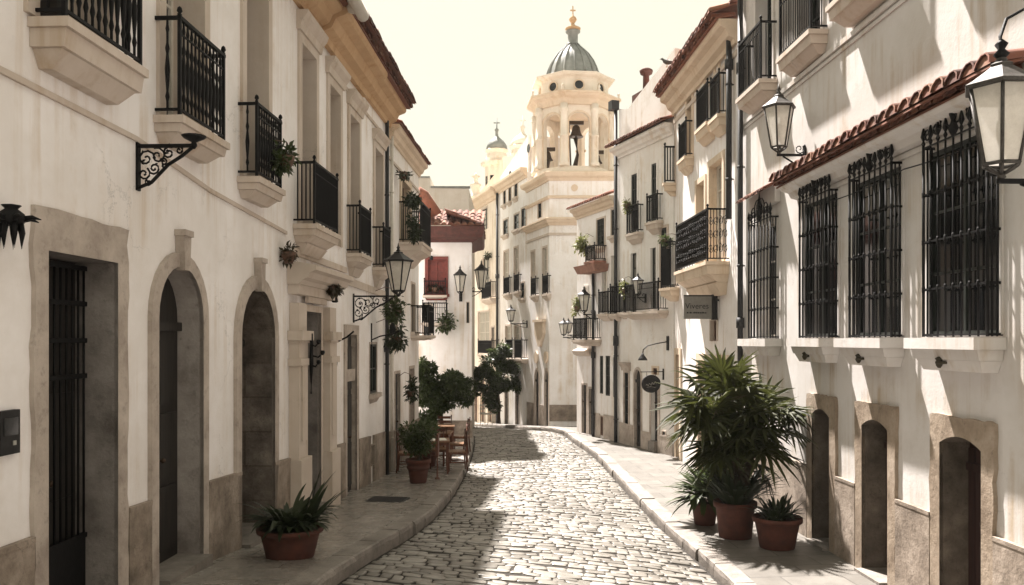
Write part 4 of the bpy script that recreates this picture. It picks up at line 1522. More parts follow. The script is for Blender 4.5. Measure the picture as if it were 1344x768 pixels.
for k in range(8):
    c = octo(RB + .03)[k]
    m = MB(Matrix.Identity(4))
    m.lathe([(.18, 9.80), (.18, 9.94), (.145, 9.96), (.14, 10.95), (.16, 10.96), (.16, 11.02), (.138, 11.03), (.132, 11.92), (.16, 11.96), (.18, 12.08), (.15, 12.10), (.15, 12.26)], c, 12)
    m.build('column', M['cream'], tw)
    c2 = octo(RB + .32)[k]
    m = MB(Matrix.Identity(4))
    m.lathe([(.05, 12.70), (.07, 12.74), (.03, 12.80), (.06, 12.88), (.01, 12.96)], c2, 8)
    m.build('finial', M['cream'], tw)
m = MB(Matrix.Identity(4))
m.loft([octo(RB + x) for x in (.10, .12, .16, .32, .36, .42, .42, .02)], [12.24, 12.36, 12.46, 12.54, 12.60, 12.63, 12.70, 12.80])
m.build('cornice', M['peach'], tw)
m = MB(Matrix.Identity(4))
m.loft([octo(RB + x) for x in (-.10, -.10, -.06, .10, .13, .16, .16, -.2)], [12.72, 13.30, 13.36, 13.42, 13.46, 13.48, 13.53, 13.60])
m.build('drum', M['cream'], tw)
dv = octo(RB - .10)
for k in range(8):
    a_, b_ = dv[k], dv[(k + 1) % 8]
    mid = Vector(((a_[0] + b_[0]) / 2, (a_[1] + b_[1]) / 2))
    outw = mid + (mid - Vector(OC)) * 5
    F = Fac(a_, b_, (outw.x, outw.y))
    cu = F.len / 2
    ci = [(cu + .17 * math.cos(q * PI / 10), 13.05 + .17 * math.sin(q * PI / 10)) for q in range(20)]
    co = [(cu + .22 * math.cos(q * PI / 10), 13.05 + .22 * math.sin(q * PI / 10)) for q in range(20)]
    mb = F.mb()
    mb.prism_uz(ci, .001, .012)
    oc = mb.build('oculus', M['pane'], tw)
    mb = F.mb()
    for q in range(20):
        j = (q + 1) % 20
        mb.prism_uz([ci[q], co[q], co[j], ci[j]], .001, .05)
    mb.build('surround', M['peach'], oc)
m = MB(Matrix.Identity(4))
prof = [(1.14, 13.52), (1.12, 13.68), (1.06, 13.72), (1.03, 13.82), (.96, 14.06), (.83, 14.36), (.64, 14.66), (.44, 14.88), (.29, 15.02), (.24, 15.10)]
m.lathe(prof, OC, 32)
dm = m.build('dome', M['slate'], tw)
m = MB(Matrix.Identity(4))
for k in range(16):
    th = 2 * PI * k / 16
    m.tube([(OC[0] + (r + .015) * math.cos(th), OC[1] + (r + .015) * math.sin(th), z) for r, z in prof[2:]], [.05, .05, .045, .04, .035, .03, .025, .02], 5)
m.build('rib', M['slate'], dm)
m = MB(Matrix.Identity(4))
m.lathe([(.30, 15.08), (.24, 15.14), (.20, 15.20), (.20, 15.56), (.28, 15.60), (.30, 15.66), (.22, 15.68)], OC, 12)
m.build('lantern', M['slate'], tw)
m = MB(Matrix.Identity(4))
m.lathe([(.20, 15.66), (.30, 15.72), (.31, 15.78), (.20, 15.84), (.10, 15.90), (.06, 15.98), (.10, 16.04), (.16, 16.14), (.12, 16.24), (.03, 16.30), (.03, 16.36)], OC, 14)
m.build('finial', M['ochre'], tw)
m = MB(Matrix.Identity(4))
m.box(OC[0] - .022, OC[0] + .022, OC[1] - .022, OC[1] + .022, 16.34, 16.70)
m.box(OC[0] - .11, OC[0] + .11, OC[1] - .02, OC[1] + .02, 16.50, 16.55)
m.build('cross', M['ochre'], tw)
for du, dv_, zt, sc in ((.1, -.35, 11.72, .78), (-1.0, .1, 10.75, .6), (.98, .2, 10.65, .6)):
    m = MB(Matrix.Identity(4))
    c = (OC[0] + du, OC[1] + dv_)
    m.lathe([(.03, zt), (.12 * sc, zt - .04), (.19 * sc, zt - .14 * sc), (.22 * sc, zt - .32 * sc), (.27 * sc, zt - .50 * sc), (.37 * sc, zt - .64 * sc), (.36 * sc, zt - .66 * sc), (.1, zt - .6 * sc)], c, 16)
    m.tube([(c[0], c[1], zt - .4), (c[0], c[1], zt - .72 * sc)], .05 * sc, 6)
    bl = m.build('bell', M['bronze'], tw)
    m = MB(Matrix.Identity(4))
    m.box(c[0] - .30, c[0] + .30, c[1] - .06, c[1] + .06, zt + .002, zt + .14)
    m.tube([(c[0] - .02, c[1], zt - .7 * sc), (c[0] + .06, c[1], 10.5), (c[0] - .08, c[1] + .05, 9.82)], [.10, .06, .12], 6)
    m.tube([(c[0] - .28, c[1], zt + .05), (c[0] - .20, c[1], 9.82)], .035, 6)
    m.build('bell_frame', M['bronze'], bl)

for o_ in list(tw.children):
    if o_.name not in _n0:
        for q_ in [o_] + KIDS.get(o_, []):
            for v_ in q_.data.vertices:
                v_.co.z = 9.3 + (v_.co.z - 9.3) * .968 - .06
# ------------------------------------------------------------------ street front left of the tower
J = Bld('house', 'tall cream house with small balconies and a drainpipe beside the bell tower', FT, t_u + .003, uT(654.5), -3, 10.0, M['white_b'], thick=5)
for q in ((675, 680, 326, 381), (661.5, 667.5, 331, 384), (684, 688.5, 372, 391), (675.5, 679.5, 237, 258), (668, 671, 243, 264), (661, 664, 246, 268), (675, 681.5, 283, 300), (661, 667, 290, 307), (684.5, 690.5, 275, 297)):
    tall = q[3] - q[2] > 40
    ow(J, *q, depth=.12, w=.07, p=.02, surr='trim', frame='frame_w' if tall else 'frame_g', pane='shade' if tall else 'pane', mull=(1, 4 if tall else 2), sill=not tall)
    if tall:
        ob(J, q[0] - 1, q[1] + .5, (q[2] + q[3]) / 2 + 7, q[3] + 2, .15, .25)
for q in ((664, 671, 428, 470), (676, 683, 428, 470)):
    ow(J, *q, depth=.12, w=.07, frame='frame_w', pane='shade', mull=(1, 4), sill=False, name='balcony_door')
    ob(J, q[0] - 1, q[1] + 1, 446, 471, .3, .2)
for q in ((663, 667), (677, 681)):
    ua, ub = sorted((uT(q[0]), uT(q[1])))
    J.door('rect', ua, ub, FT.Z(q[0], 552), FT.Z(q[0], 495), depth=.07, w=.06, p=.02, mat='door_d', step=False)
J.cornice(t_u + .01, uT(654.5), 9.75, .30, .42, 'peach')
m = J.mb()
m.prism_uz([(t_u + .05, 9.9), (uT(655), 9.9), (uT(655), 10.55), (t_u + .05, 11.5)], -1.9, -.06)
J.part(m, 'attic_wall', M['white_b'])
at = J.mb()
for u_, z_ in ((uT(692), 10.95), (uT(668), 10.35)):
    at.prism_uz([(u_ + .18 * math.cos(k * PI / 6), z_ + .18 * math.sin(k * PI / 6)) for k in range(12)], -.059, -.04)
J.part(at, 'oculus', M['pane'])
J.drain(uT(655.3), -1.5, 9.8, .06, .10, (6.0,))
J.wall()

K = Bld('church', 'weathered church front with turrets and finial at the far end of the bend', FT, uT(654.5) + .003, uT(611), -4, 9.9, M['cream'], thick=5)
for q in ((634, 643, 340, 391), (633, 640, 276, 300), (645, 649, 430, 470)):
    ow(K, *q, depth=.14, w=.08, p=.02, surr='trim', frame='frame_g', pane='shade', mull=(2, 4), sill=False)
ob(K, 632, 644, 371, 392, .3, .25)
ob(K, 627, 645, 447, 465, .35, .2)
ow(K, 628, 643, 410, 464, depth=.14, w=.08, frame='frame_w', pane='shade', mull=(2, 4), sill=False, name='balcony_door')
for q in ((622, 627), (631, 636), (641, 646)):
    ua, ub = sorted((uT(q[0]), uT(q[1])))
    K.door('rect', ua, ub, FT.Z(q[0], 545), FT.Z(q[0], 495), depth=.07, w=.1, p=.03, mat='frame_b', surr='peach', step=False)
K.plinth([(uT(654) + .02, uT(646.5) - .12, -.1, -.15)], mat='plinth', p=.03)
K.cornice(uT(654.5) + .01, uT(611), 9.62, .42, .5, 'peach')
m = K.mb()
m.prism_uz([(uT(652), 10.0), (uT(611), 10.0), (uT(611), 10.3), (uT(640), 11.0), (uT(652), 11.6)], -2.5, -.3)
K.part(m, 'gable', M['peach'])
def turret(u, o, z0, zc, r, dome):
    c = FT.W(u, o, 0)
    m = MB(Matrix.Identity(4))
    m.lathe([(r, z0), (r, zc - .5), (r * 1.35, zc - .42), (r * 1.4, zc - .28), (r * .85, zc - .24), (r * .95, zc - .05), (r * .8, zc + .2), (r * 1.05, zc + .36), (r * .9, zc + .42)], (c.x, c.y), 8, sm=False)
    t = K.part(m, 'turret', M['cream'])
    m = MB(Matrix.Identity(4))
    m.lathe([(r * .92, zc + .421), (r * .86, zc + .62), (r * .62, zc + .85), (r * .28, zc + 1.02), (r * .14, zc + 1.12), (r * .12, zc + 1.35), (r * .2, zc + 1.42), (r * .06, zc + 1.52), (.02, zc + 2.05)], (c.x, c.y), 14)
    m.box(c.x - .16, c.x + .16, c.y - .02, c.y + .02, zc + 1.76, zc + 1.81)
    m.build('dome', M[dome], t)
    for k in range(8):
        th = PI / 4 * k + PI / 8
        m = MB(Matrix.Identity(4))
        dx, dy = math.cos(th), math.sin(th)
        for wv in (-.12, .12):
            pass
        q = [(c.x + dx * r * .93 - dy * .12, c.y + dy * r * .93 + dx * .12), (c.x + dx * r * .96 - dy * .12, c.y + dy * r * .96 + dx * .12), (c.x + dx * r * .96 + dy * .12, c.y + dy * r * .96 - dx * .12), (c.x + dx * r * .93 + dy * .12, c.y + dy * r * .93 - dx * .12)]
        m.loft([q, q], [zc - 1.9, zc - 1.0])
        m.build('window', M['pane'], t)
turret(FT.U(652, -1.2), -1.2, 9.0, FT.Z(652, 207, -1.2), .60, 'slate')
turret(FT.U(686, -3.0), -3.0, 9.0, FT.Z(686, 202, -3.0), .72, 'cream')
c = FT.W(FT.U(624.5, -.3), -.3, 0)
zt = FT.Z(624.5, 258, -.3)
m = MB(Matrix.Identity(4))
m.lathe([(.28, 9.8), (.28, zt - .2), (.36, zt - .15), (.36, zt), (.22, zt + .05), (.24, zt + .5), (.33, zt + .6), (.14, zt + .7), (.08, zt + .9), (.16, zt + 1.0), (.02, zt + 1.25)], (c.x, c.y), 10)
m.box(c.x - .22, c.x + .22, c.y - .03, c.y + .03, zt + 1.0, zt + 1.08)
K.part(m, 'finial', M['cream'])
K.wall()

# ------------------------------------------------------------------ lamps and ironwork on the walls
def spiral(c, r, turns, n, a0=0.0, sgn=1, plane='xz', k=.85):
    pts = []
    for i in range(n):
        t = i / (n - 1)
        th = a0 + sgn * turns * 2 * PI * t
        rr = r * (1 - k * t)
        pts.append((c[0] + rr * math.cos(th), c[1], c[2] + rr * math.sin(th)))
    return pts
def lantern(root, x, z0, hb, r0, r1, sides=6, fm='dark'):
    """hb: glass height; glass narrower below"""
    m = MB()
    for k in range(sides):
        a0, a1 = 2 * PI * k / sides, 2 * PI * (k + 1) / sides
        m.poly([(x + r0 * math.cos(a0), r0 * math.sin(a0), z0), (x + r0 * math.cos(a1), r0 * math.sin(a1), z0), (x + r1 * math.cos(a1), r1 * math.sin(a1), z0 + hb), (x + r1 * math.cos(a0), r1 * math.sin(a0), z0 + hb)])
    m.build('glass', M['glass'], root)
    m = MB()
    bw = hb * .018 + .004
    for k in range(sides):
        a0, a1 = 2 * PI * k / sides, 2 * PI * (k + 1) / sides
        p0, p1 = (x + r0 * math.cos(a0), r0 * math.sin(a0), z0), (x + r1 * math.cos(a0), r1 * math.sin(a0), z0 + hb)
        q0, q1 = (x + r0 * math.cos(a1), r0 * math.sin(a1), z0), (x + r1 * math.cos(a1), r1 * math.sin(a1), z0 + hb)
        m.tube([p0, p1], bw, 5)
        m.tube([p0, q0], bw * 1.1, 5)
        m.tube([p1, q1], bw * 1.3, 5)
        m.tube([(x, 0, z0 - hb * .14), (x + r0 * .7 * math.cos(a0), r0 * .7 * math.sin(a0), z0 - hb * .05), p0], bw * .9, 4)
    m.lathe([(.004, z0 - hb * .2), (.035, z0 - hb * .17), (.02, z0 - hb * .12), (.03, z0 - hb * .09)], (x, 0), 8)
    m.tube([(x, 0, z0 - .01), (x, 0, z0 + hb * .25)], .016, 6)
    m.lathe([(.022, z0 + hb * .25), (.04, z0 + hb * .4), (.035, z0 + hb * .55), (.004, z0 + hb * .62)], (x, 0), 8)
    m.build('lantern_frame', M[fm], root)
    m = MB()
    zt = z0 + hb
    m.lathe([(r1 * 1.16, zt - .01), (r1 * 1.18, zt + .015), (r1 * .95, zt + hb * .08), (r1 * .55, zt + hb * .20), (r1 * .34, zt + hb * .27), (r1 * .36, zt + hb * .30), (r1 * .22, zt + hb * .33)], (x, 0), sides, sm=False)
    m.lathe([(.02, zt + hb * .32), (.045, zt + hb * .36), (.02, zt + hb * .41), (.035, zt + hb * .46), (.015, zt + hb * .52), (.003, zt + hb * .62)], (x, 0), 8)
    m.build('lantern_cap', M[fm], root)
def bracket_scroll(root, L, H, mat='iron', dense_=3):
    m = MB()
    m.box(-.005, .02, -.03, .03, -H, .05)
    m.box(0.02, L, -.014, .014, -.016, .016)
    rr = random.Random(int(L * 100))
    m.tube([(.02, 0, -H + .03), (L * .25, 0, -H * .82), (L * .55, 0, -H * .42), (L * .8, 0, -H * .22), (L * .96, 0, -.02)], [.016] * 5, 6)
    for (cx, cz, r, a0, sg) in ((.16, -.28, .15, 0, 1), (.36, -.22, .14, 2, -1), (.56, -.16, .11, 1, 1), (.74, -.10, .075, 2.5, -1), (.12, -.62, .11, 1, -1), (.30, -.50, .10, 4, 1), (.47, -.36, .07, 3, -1), (.20, -.82, .06, 2, 1)):
        m.tube(spiral((cx * L, 0, cz * H), r * L * 1.05, 1.4, 14, a0, sg), .0095, 5)
    for q in range(9):
        u = rr.uniform(.05, .6) * L
        z = -rr.uniform(.08, .85) * H * (1 - u / L)
        m.leaf(Vector((u, 0, z)), Vector((rr.gauss(0, 1), rr.gauss(0, .2), rr.gauss(0, 1))), Vector((0, 1, 0)), .09 * L, .05 * L)
    m.build('bracket', M[mat], root)
def bracket_plain(root, L, z=0.0, H=.25):
    m = MB()
    m.box(-.005, .025, -.05, .05, z - H * .75, z + H * .45)
    m.lathe([(.028, z + H * .45), (.035, z + H * .52), (.005, z + H * .65)], (.012, 0), 8)
    m.box(.02, L + .03, -.018, .018, z - .018, z + .018)
    pts = [(.02, 0, z - H * .7), (L * .3, 0, z - H * .62), (L * .62, 0, z - H * .3), (L * .85, 0, z - .02)]
    m.tube(pts, .013, 6)
    m.tube(spiral((L * .22, 0, z + .10), .085, 1.2, 12, PI, 1), .010, 5)
    m.build('bracket', M['iron'], root)
def on_wall(F, px, py, o=0.0):
    u, z = F.uz(px, py)
    p = F.W(u, o, z)
    return p, F.ang()
LG = 'wall lamps along the street'
# big lantern, nearest on the right
y_ = 6.6
pw = FR.W(y_, 0, CH + (HOR - 236) / FPX * 6.5)
r1_ = thing('wall_lamp', 'large six sided glass wall lantern in front of the nearest caged window, on the right', 'wall lamp', pw, FR.ang(), LG)
bracket_plain(r1_, 1.02, 0, .34)
lantern(r1_, 1.02, .13, .60, .135, .245, 6, 'iron_g')
m = MB()
zt = .13 + .60 * 1.40
m.tube([(1.02, 0, zt), (1.03, 0, zt + .16), (.98, 0, zt + .30), (.80, 0, zt + .40), (.55, 0, zt + .36), (.25, 0, zt + .10), (.02, 0, zt - .15)], .014, 6)
m.lathe([(.02, zt - .02), (.06, zt + .02), (.025, zt + .06), (.05, zt + .10), (.01, zt + .14)], (1.02, 0), 8)
m.build('upper_arm', M['iron'], r1_)
p, an = on_wall(FR, 1052, 201)
pw = FR.W(13.15, 0, CH + (HOR - 203) / FPX * 13.1)
l2 = thing('wall_lamp', 'glass wall lantern above the tiled canopy, under the balcony slab', 'wall lamp', pw, FR.ang(), LG)
bracket_plain(l2, .42, 0, .26)
lantern(l2, .42, .12, .62, .12, .23, 6, 'iron_g')
# left lamp on scrolled bracket
p, an = on_wall(FL, 463.5, 389)
l3 = thing('wall_lamp', 'black pointed lantern standing on the end of a lacy scrolled bracket on the long house', 'wall lamp', p, an, LG)
bracket_scroll(l3, .80, .50)
lantern(l3, .86, .10, .56, .12, .25)
# empty scrolled bracket
p, an = on_wall(FL, 180, 192)
b1 = thing('iron_bracket', 'empty black scrolled bracket ending in a small dish, below the left balconies', 'bracket', p, an)
bracket_scroll(b1, .52, .40)
m = MB()
m.lathe([(.01, -.03), (.03, .0), (.02, .03), (.09, .065), (.11, .085), (.10, .09), (.0, .07)], (.52, 0), 12)
m.build('dish', M['iron'], b1)
# far lamps
def far_lamp(F, px, py, L, label, hb=.5, sc=1.0):
    p, an = on_wall(F, px, py)
    r = thing('wall_lamp', label, 'wall lamp', p, an, LG, sc)
    bracket_plain(r, L, 0, .22)
    lantern(r, L, .12, hb, .10, .19)
    return r
fl = thing('wall_lamp', 'wall lantern beside the red window, on the corner of the red eaved house', 'wall lamp', (-1.62, 26.5, CH + (HOR - 389) / FPX * 26.5), R(-90), LG)
bracket_plain(fl, .35, 0, .22); lantern(fl, .35, .12, .52, .10, .20)
fl = thing('wall_lamp', 'wall lantern round the corner of the red eaved house, over the bend', 'wall lamp', (-1.37, 28.2, CH + (HOR - 383) / FPX * 28.2), R(0), LG)
bracket_plain(fl, .34, 0, .22); lantern(fl, .34, .12, .60, .11, .21)
far_lamp(FH, 770, 443, .95, 'outer wall lantern of the planted end house, reaching furthest over the street', .40, .85)
far_lamp(FH, 763, 440, .55, 'smaller wall lantern close beside the furthest reaching one on the end house', .34, .85)
far_lamp(FH, 781, 413, .38, 'black framed wall lantern by the upper drainpipe of the end house', .5)
far_lamp(FH, 848, 391, .30, 'wall lantern over the street in front of the long white balcony of the tall house', .44, .85)
far_lamp(FT, 692, 425, .7, 'dark wall lantern on a long arm beside the tower corner', .42)
# spiked iron ornament, nearest left
p, an = on_wall(FL, -6, 288)
s1 = thing('iron_ornament', 'spiked black iron ornament cut off by the left edge of the view', 'ornament', p, an, None, .78)
m = MB()
m.lathe([(.02, -.06), (.09, -.04), (.12, .0), (.10, .05), (.05, .09), (.08, .12), (.02, .13)], (.14, 0), 10)
m.box(-.005, .14, -.025, .025, -.02, .02)
for k in range(7):
    th = 2 * PI * k / 7 + .2
    c, s_ = math.cos(th), math.sin(th)
    m.tube([(.14 + .07 * c, .07 * s_, -.03), (.14 + .09 * c, .09 * s_, -.12), (.14 + .085 * c, .085 * s_, -.25)], [.028, .022, .002], 6)
    m.tube([(.14 + .08 * c, .08 * s_, .0), (.14 + .17 * c, .17 * s_, .02), (.14 + .24 * c, .24 * s_, .0)], [.03, .02, .004], 6)
m.build('spikes', M['iron'], s1)
# iron torch bracket and small lamps
p, an = on_wall(FL, 390, 468)
s2 = thing('torch_bracket', 'dark upright torch bracket with short arms beside the pilastered portal', 'torch bracket', FL.W(FL.U(390), .16, p.z), an)
m = MB()
m.tube([(.05, 0, -.55), (.05, 0, -.1), (.055, 0, .34)], [.012, .035, .02], 8)
for z, L in ((.18, .16), (.02, .22), (-.12, .16)):
    m.tube([(.04, 0, z), (L * .7, 0, z - .03), (L, 0, z + .03)], .014, 6)
    m.lathe([(.01, z + .0), (.035, z + .03), (.03, z + .07)], (L, 0), 8)
m.build('bracket', M['iron'], s2)
p, an = on_wall(FL, 432, 452)
s3 = thing('wall_lamp', 'little lantern hanging under a short curved arm between the portal and the narrow door', 'wall lamp', p, an, LG)
m = MB()
m.box(-.005, .02, -.025, .025, -.15, .1)
m.tube([(.01, 0, .0), (.15, 0, .05), (.30, 0, .12), (.42, 0, .22)], .016, 6)
m.tube([(.06, 0, .0), (.06, 0, -.2)], .008, 5)
m.build('bracket', M['iron'], s3)
lantern(s3, .07, -.50, .22, .045, .07, 4)
p, an = on_wall(FL, 487, 440)
s4 = thing('wall_lamp', 'thin hooked wall lamp arm above the small square window', 'wall lamp', p, an, LG)
m = MB()
m.box(-.005, .02, -.025, .025, -.3, .25)
m.tube([(.01, 0, -.1), (.2, 0, -.02), (.45, 0, .02), (.62, 0, .1)], .016, 6)
m.lathe([(.02, .02), (.07, .06), (.06, .2), (.02, .26)], (.45, 0), 8)
m.build('bracket', M['iron'], s4)
p, an = on_wall(FL, 428, 391)
s5 = thing('wall_lamp', 'tiny dark spotlight under the dry tuft right of the portal hood', 'spotlight', p, an)
m = MB()
m.tube([(0, 0, .05), (.1, 0, .05), (.14, 0, 0)], .014, 6)
m.lathe([(.03, -.08), (.055, -.07), (.04, .0), (.02, .03)], (.15, 0), 8)
m.build('spotlight_head', M['dark'], s5)
# gooseneck lamp on the right
p, an = on_wall(FH, 877, 451)
s6 = thing('wall_lamp', 'gooseneck shop lamp with dark cone shade above the oval sign', 'wall lamp', FH.W(max(.1, FH.U(877)), 0, p.z), an)
m = MB()
m.box(-.005, .03, -.05, .05, -.18, .2)
m.tube([(.02, 0, .05), (.35, 0, 0), (.62, 0, -.06), (.74, 0, -.16), (.76, 0, -.28)], .016, 6)
m.build('arm', M['dark'], s6)
m = MB()
m.lathe([(.13, -.44), (.10, -.38), (.04, -.30), (.03, -.26)], (.76, 0), 12)
m.build('lamp_shade', M['dark'], s6)
# intercom
p, an = on_wall(FL, 9, 567)
ic = thing('intercom_box', 'flat black intercom box with small screen on the wall left of the tall gated door', 'intercom', p, an)
m = MB()
m.box(0.0, .045, -.13, .075, -.15, .15)
m.build('case', M['dark'], ic)
m = MB()
m.box(.0452, .049, -.10, .05, -.02, .10)
m.build('screen', M['pane'], ic)
m = MB()
m.box(.0452, .052, -.005, .025, -.09, -.06)
m.build('button', M['letter_w'], ic)

# ------------------------------------------------------------------ signs
sgp = FR.W(17.9, 0, 3.76)
sg = thing('hanging_sign', 'grey rectangular shop sign with black lettering projecting above the palm', 'sign', sgp, FR.ang())
m = MB()
m.box(.16, .76, -.025, .025, -.24, .24)
bd = m.build('board', M['sign'], sg)
m = MB()
m.box(.04, .155, -.05, .05, -.26, .28)
m.box(-.005, .04, -.02, .02, .14, .18)
m.box(.04, .76, -.012, .012, .2402, .27)
m.build('bracket', M['dark'], sg)
def text(s, parent, size, loc, rot, mat, name='lettering'):
    cu = bpy.data.curves.new(name, 'FONT')
    cu.body = s
    cu.size = size
    cu.align_x = 'CENTER'
    cu.align_y = 'CENTER'
    cu.extrude = .003
    cu.materials.append(M[mat])
    tmp = bpy.data.objects.new(name, cu)
    COL.objects.link(tmp)
    bpy.context.view_layer.update()
    me = bpy.data.meshes.new_from_object(tmp.evaluated_get(bpy.context.evaluated_depsgraph_get()))
    bpy.data.objects.remove(tmp)
    me.name = name
    o = bpy.data.objects.new(name, me)
    COL.objects.link(o)
    o.parent = parent
    o.location = loc
    o.rotation_euler = rot
    WM[o] = WM[parent]
    KIDS.setdefault(parent, []).append(o)
    return o
# the board faces the camera: local +y points away from or towards it
text('Viveres', bd, .17, (.48, .028, .03), (R(90), 0, R(180)), 'letter')
m = MB()
xq = .70
rq = random.Random(5)
while xq > .27:
    wq = rq.uniform(.02, .05)
    m.box(xq - wq, xq, .0255, .028, -.125, -.095 + rq.uniform(-.006, .006))
    xq -= wq + rq.choice((.006, .006, .02))
m.build('lettering', M['letter'], bd)
p, an = on_wall(FH, 866, 503)
os_ = thing('oval_sign', 'black oval shop sign with faint pale script hanging over the shop door', 'sign', FH.W(FH.U(871), 0, p.z), an)
m = MB()
cz = 0
ring = [(.38 + .28 * math.cos(k * PI / 14), .24 * math.sin(k * PI / 14)) for k in range(28)]
a_ = [m.P((x, -.022, z)) for x, z in ring]; b_ = [m.P((x, .022, z)) for x, z in ring]
m.F(a_); m.F(b_)
for k in range(28):
    j = (k + 1) % 28
    m.F((a_[k], a_[j], b_[j], b_[k]))
bo = m.build('board', M['dark'], os_)
m = MB()
m.box(-.005, .02, -.03, .03, .1, .4)
m.tube([(0, 0, .32), (.7, 0, .32)], .013, 6)
for x in (.25, .51):
    m.tube([(x, 0, .32), (x, 0, .20)], .006, 5)
m.build('bracket', M['iron'], os_)
sgn = 1 if FH.n.y < 0 else 1
m = MB()
m.tube([(.54 - .018 * k, .024, .035 * math.sin(k * 1.35) * (1.3 if k % 5 == 0 else .8) + .004 * k - .04) for k in range(18)], .006, 4)
m.tube([(.52, .024, -.09), (.40, .024, -.075), (.26, .024, -.10)], .004, 4)
m.build('lettering', M['letter_w'], bo)

# ------------------------------------------------------------------ plants and pots
def pot(root, r, h, bands=1, top=1.28, mat='terracotta', soil_=True):
    m = MB()
    r1 = r * top
    pr = [(r * .96, 0), (r, .01), (r + (r1 - r) * .5, h * .5), (r1 * .97, h * .82), (r1 * .99, h * .83), (r1 * 1.08, h * .85), (r1 * 1.10, h * .92), (r1 * 1.09, h), (r1 * .98, h), (r1 * .92, h * .9), (0.0, h * .88)]
    if bands > 1:
        pr[3:3] = [(r + (r1 - r) * .62, h * .60), (r1 * 1.0, h * .62), (r1 * 1.0, h * .70), (r1 * .95, h * .72)]
    m.lathe(pr, n=28)
    p = m.build('pot', M[mat], root)
    m = MB()
    m.lathe([(r1 * .93, h * .90), (r1 * .5, h * .93), (0.001, h * .94)], n=16)
    m.build('soil', M['soil'], p)
    return p
def strap(m, base, az, L, w, lean, droop, rng, seg_=7, fold=.25):
    """a strap-like leaf that rises and arches over"""
    dx, dy = math.cos(az), math.sin(az)
    pts = []
    ang = lean
    p = Vector(base)
    for i in range(seg_ + 1):
        t = i / seg_
        pts.append(p.copy())
        p = p + Vector((dx * math.sin(ang), dy * math.sin(ang), math.cos(ang))) * (L / seg_)
        ang += droop / seg_
    side = Vector((-dy, dx, 0))
    prev = None
    for i, q in enumerate(pts):
        t = i / seg_
        ww = w * (math.sin(PI * min(1, .18 + .82 * t)) ** .7) * .5 if i < seg_ else .001
        dn = Vector((0, 0, 1)) * ww * fold
        row = (m.P(q + side * ww + dn), m.P(q), m.P(q - side * ww + dn))
        if prev:
            m.F((prev[0], prev[1], row[1], row[0]), True)
            m.F((prev[1], prev[2], row[2], row[1]), True)
        prev = row
def fan_leaf(m, st, base, az, el, pet, Rf, rng, n=14):
    """fan palm leaf: petiole and a wheel of pointed blades"""
    d = Vector((math.cos(az) * math.cos(el), math.sin(az) * math.cos(el), math.sin(el)))
    base = Vector(base)
    tip = base + d * pet + Vector((0, 0, -.06 * pet))
    st.tube([base, base + d * pet * .5 + Vector((0, 0, .03)), tip], [.013, .010, .008], 5)
    side = d.cross(Vector((0, 0, 1))).normalized()
    nrm = side.cross(d).normalized()
    roll = rng.uniform(-.5, .5)
    side, nrm = side * math.cos(roll) + nrm * math.sin(roll), nrm * math.cos(roll) - side * math.sin(roll)
    for k in range(n):
        th = (k / (n - 1) - .5) * R(250)
        L = Rf * (1 - .28 * (abs(th) / R(125)) ** 2) * rng.uniform(.88, 1.08)
        q = d * math.cos(th) + side * math.sin(th)
        w = Rf * .105
        perp = (nrm.cross(q)).normalized()
        fold_ = nrm * w * .35
        a0 = tip
        a1 = tip + q * L * .38 + nrm * .03
        drop = rng.uniform(.05, .34) * L
        a2 = tip + q * L * .72 - Vector((0, 0, drop * .35))
        a3 = tip + q * L * .97 - Vector((0, 0, drop))
        rows = []
        for c, ww in ((a0, .10), (a1, 1.0), (a2, .62)):
            rows.append((m.P(c + perp * w * .5 * ww + fold_ * ww), m.P(c), m.P(c - perp * w * .5 * ww + fold_ * ww)))
        e = m.P(a3)
        for r0, r1 in zip(rows, rows[1:]):
            m.F((r0[0], r0[1], r1[1], r1[0]), True)
            m.F((r0[1], r0[2], r1[2], r1[1]), True)
        m.F((rows[-1][0], rows[-1][1], e), True)
        m.F((rows[-1][1], rows[-1][2], e), True)
def ground_at(px, py, zf):
    """the spot on a pavement seen at this pixel"""
    d = 10.0
    for _ in range(40):
        d = (CH - zf(d)) * FPX / (py - HOR)
    return Vector(((px - 672) / FPX * d, d, zf(d)))
# left bowl with strap leaves
g0 = ground_at(381, 731, zL)
t = thing('potted_plant', 'low wide terracotta bowl of dark strap leaves on the left pavement', 'potted plant', g0)
pot(t, .265, .34, top=1.28)
m = MB()
rg = random.Random(12)
for k in range(130):
    az = rg.uniform(0, 2 * PI)
    rr = rg.uniform(0, .20)
    strap(m, (rr * math.cos(az), rr * math.sin(az), .31), az + rg.uniform(-.5, .5), rg.uniform(.28, .60), rg.uniform(.04, .085), rg.uniform(.2, .95), rg.uniform(.7, 1.9), rg)
for k in range(11):
    az = rg.uniform(-.9, .5)
    strap(m, (.17 + rg.uniform(-.06, .06), rg.uniform(-.06, .06), .31), az, rg.uniform(.45, .78), rg.uniform(.07, .11), rg.uniform(.02, .72), rg.uniform(.1, .6), rg)
m.build('foliage', M['leaf_d'], t, normals=False)
